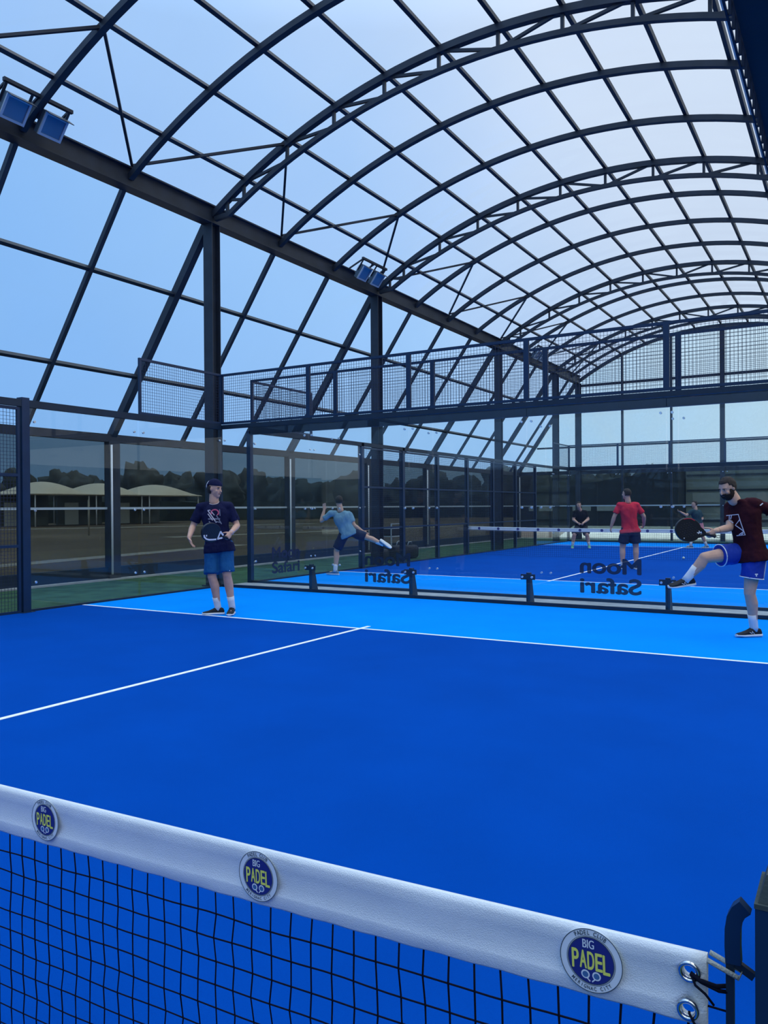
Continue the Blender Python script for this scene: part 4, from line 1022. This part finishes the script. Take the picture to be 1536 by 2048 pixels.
ha = V(J2['wa']) + (-RR * .75 - ZZ * .45 + TT * .2).normalized() * .07 + (-ZZ * .6 - RR * .4).normalized() * .012
racket('black padel racket held out by the bearded person in maroon', ha - D2 * .06, D2, TT + RR * .05, 'racket', 'b', (4.105, 8.474, 0))

# --- second court players
J3 = {"head": [0.090, 0.066, 1.595], "neck": [0.123, 0.073, 1.431], "sa": [-0.059, -0.035, 1.343], "sb": [0.284, 0.169, 1.319], "ea": [-0.261, -0.096, 1.177], "eb": [0.397, 0.195, 1.075], "wa": [-0.235, -0.026, 1.412], "wb": [0.540, 0.32, 0.94], "hpa": [0.196, 0.106, 0.897], "hpb": [0.350, 0.203, 0.93], "ka": [0.000, 0.086, 0.525], "kb": [0.640, 0.34, 0.808], "aa": [0.018, 0.014, 0.105], "ab": [0.943, 0.443, 0.675], "ta": [-0.181, -0.02, -0.007], "tb": [1.047, 0.505, 0.586]}
person('person in a light blue t-shirt lunging on one leg behind the glass', (-4.56, 13.09, 0), J3, (-.68, .74, 0), dict(
    shirt='tblue', shorts='snavy', shoe='shoeb', voxel=.0125, hem=-.20, slen=.86, flare=.11, flat_b=False, facial=False, wr=.015,
    hand_a=(ZZ, TT, RR, .2), hand_b=(RR * .8 - ZZ * .5, -TT, ZZ, .4)))
J4 = {"head": [-0.043, -0.026, 1.733], "neck": [-0.014, -0.008, 1.584], "sa": [-0.182, -0.108, 1.482], "sb": [0.153, 0.091, 1.479], "ea": [-0.290, -0.157, 1.215], "eb": [0.300, 0.172, 1.215], "wa": [-0.373, -0.120, 0.975], "wb": [0.264, 0.331, 1.02], "hpa": [-0.066, -0.039, 0.903], "hpb": [0.112, 0.066, 0.902], "ka": [-0.140, -0.030, 0.492], "kb": [0.125, 0.132, 0.502], "aa": [-0.128, -0.076, 0.105], "ab": [0.138, 0.082, 0.105], "ta": [-0.203, 0.064, 0.005], "tb": [0.082, 0.247, 0.01]}
person('person in a red t-shirt seen from behind on the second court', (.664, 17.415, 0), J4, (-.93, .25, 0), dict(
    shirt='tred', shorts='snavy', shoe='shoe', voxel=.0125, hem=-.12, slen=.72, flare=.125, facial=False, wr=.015, build=1.08, 
    hand_a=(-ZZ - RR * .2, RR, -TT, .7), hand_b=(-TT * .7 - ZZ * .5, -RR, ZZ, .9)))
J5 = {"head": [-0.028, -0.091, 1.485], "neck": [-0.009, -0.005, 1.344], "sa": [-0.153, -0.091, 1.257], "sb": [0.148, 0.088, 1.255], "ea": [-0.208, -0.121, 0.995], "eb": [0.236, 0.124, 1.003], "wa": [-0.005, -0.267, 0.88], "wb": [0.151, -0.183, 0.88], "hpa": [-0.106, 0.137, 0.757], "hpb": [0.037, 0.224, 0.756], "ka": [-0.170, -0.153, 0.47], "kb": [0.209, 0.058, 0.47], "aa": [-0.241, -0.121, 0.105], "ab": [0.257, 0.141, 0.105], "ta": [-0.205, -0.296, 0.01], "tb": [0.325, 0.018, 0.006]}
person('person in a black t-shirt crouching ready beyond the distant net', (-2.999, 25.818, 0), J5, (.50, -.80, -.1), dict(build=1.15,
    shirt='tblack', shorts='sgrey', shoe='shoeg', voxel=.0145, hem=-.12, slen=.9, flare=.12, wr=.012, facial=True,
    hand_a=(TT * .5 - ZZ * .4 + RR * .5, -RR, ZZ, .9), hand_b=(TT * .6 - ZZ * .3 - RR * .3, -RR, ZZ, .9)))
J6 = {"head": [-0.102, -0.060, 1.492], "neck": [-0.069, -0.041, 1.35], "sa": [-0.161, -0.175, 1.27], "sb": [0.039, 0.114, 1.25], "ea": [-0.317, -0.310, 1.124], "eb": [0.118, 0.188, 1.009], "wa": [-0.477, -0.437, 1.24], "wb": [0.031, -0.032, 0.931], "hpa": [-0.067, -0.083, 0.837], "hpb": [0.042, 0.089, 0.833], "ka": [-0.170, -0.127, 0.47], "kb": [0.100, 0.085, 0.45], "aa": [-0.214, -0.121, 0.105], "ab": [0.248, 0.149, 0.105], "ta": [-0.353, -0.208, 0.038], "tb": [0.147, 0.029, 0.029]}
person('person in dark teal top and pink shorts, partly hidden behind a racket', (.556, 27.395, 0), J6, (-.70, -.66, -.1), dict(
    shirt='tteal', shorts='spink', shoe='shoeb', voxel=.0145, hem=-.02, slen=.8, flare=.11, wr=.012, facial=True,
    hand_a=(-RR * .8 + ZZ * .3, ZZ, TT, .6), hand_b=(-RR, ZZ, TT, .6)))
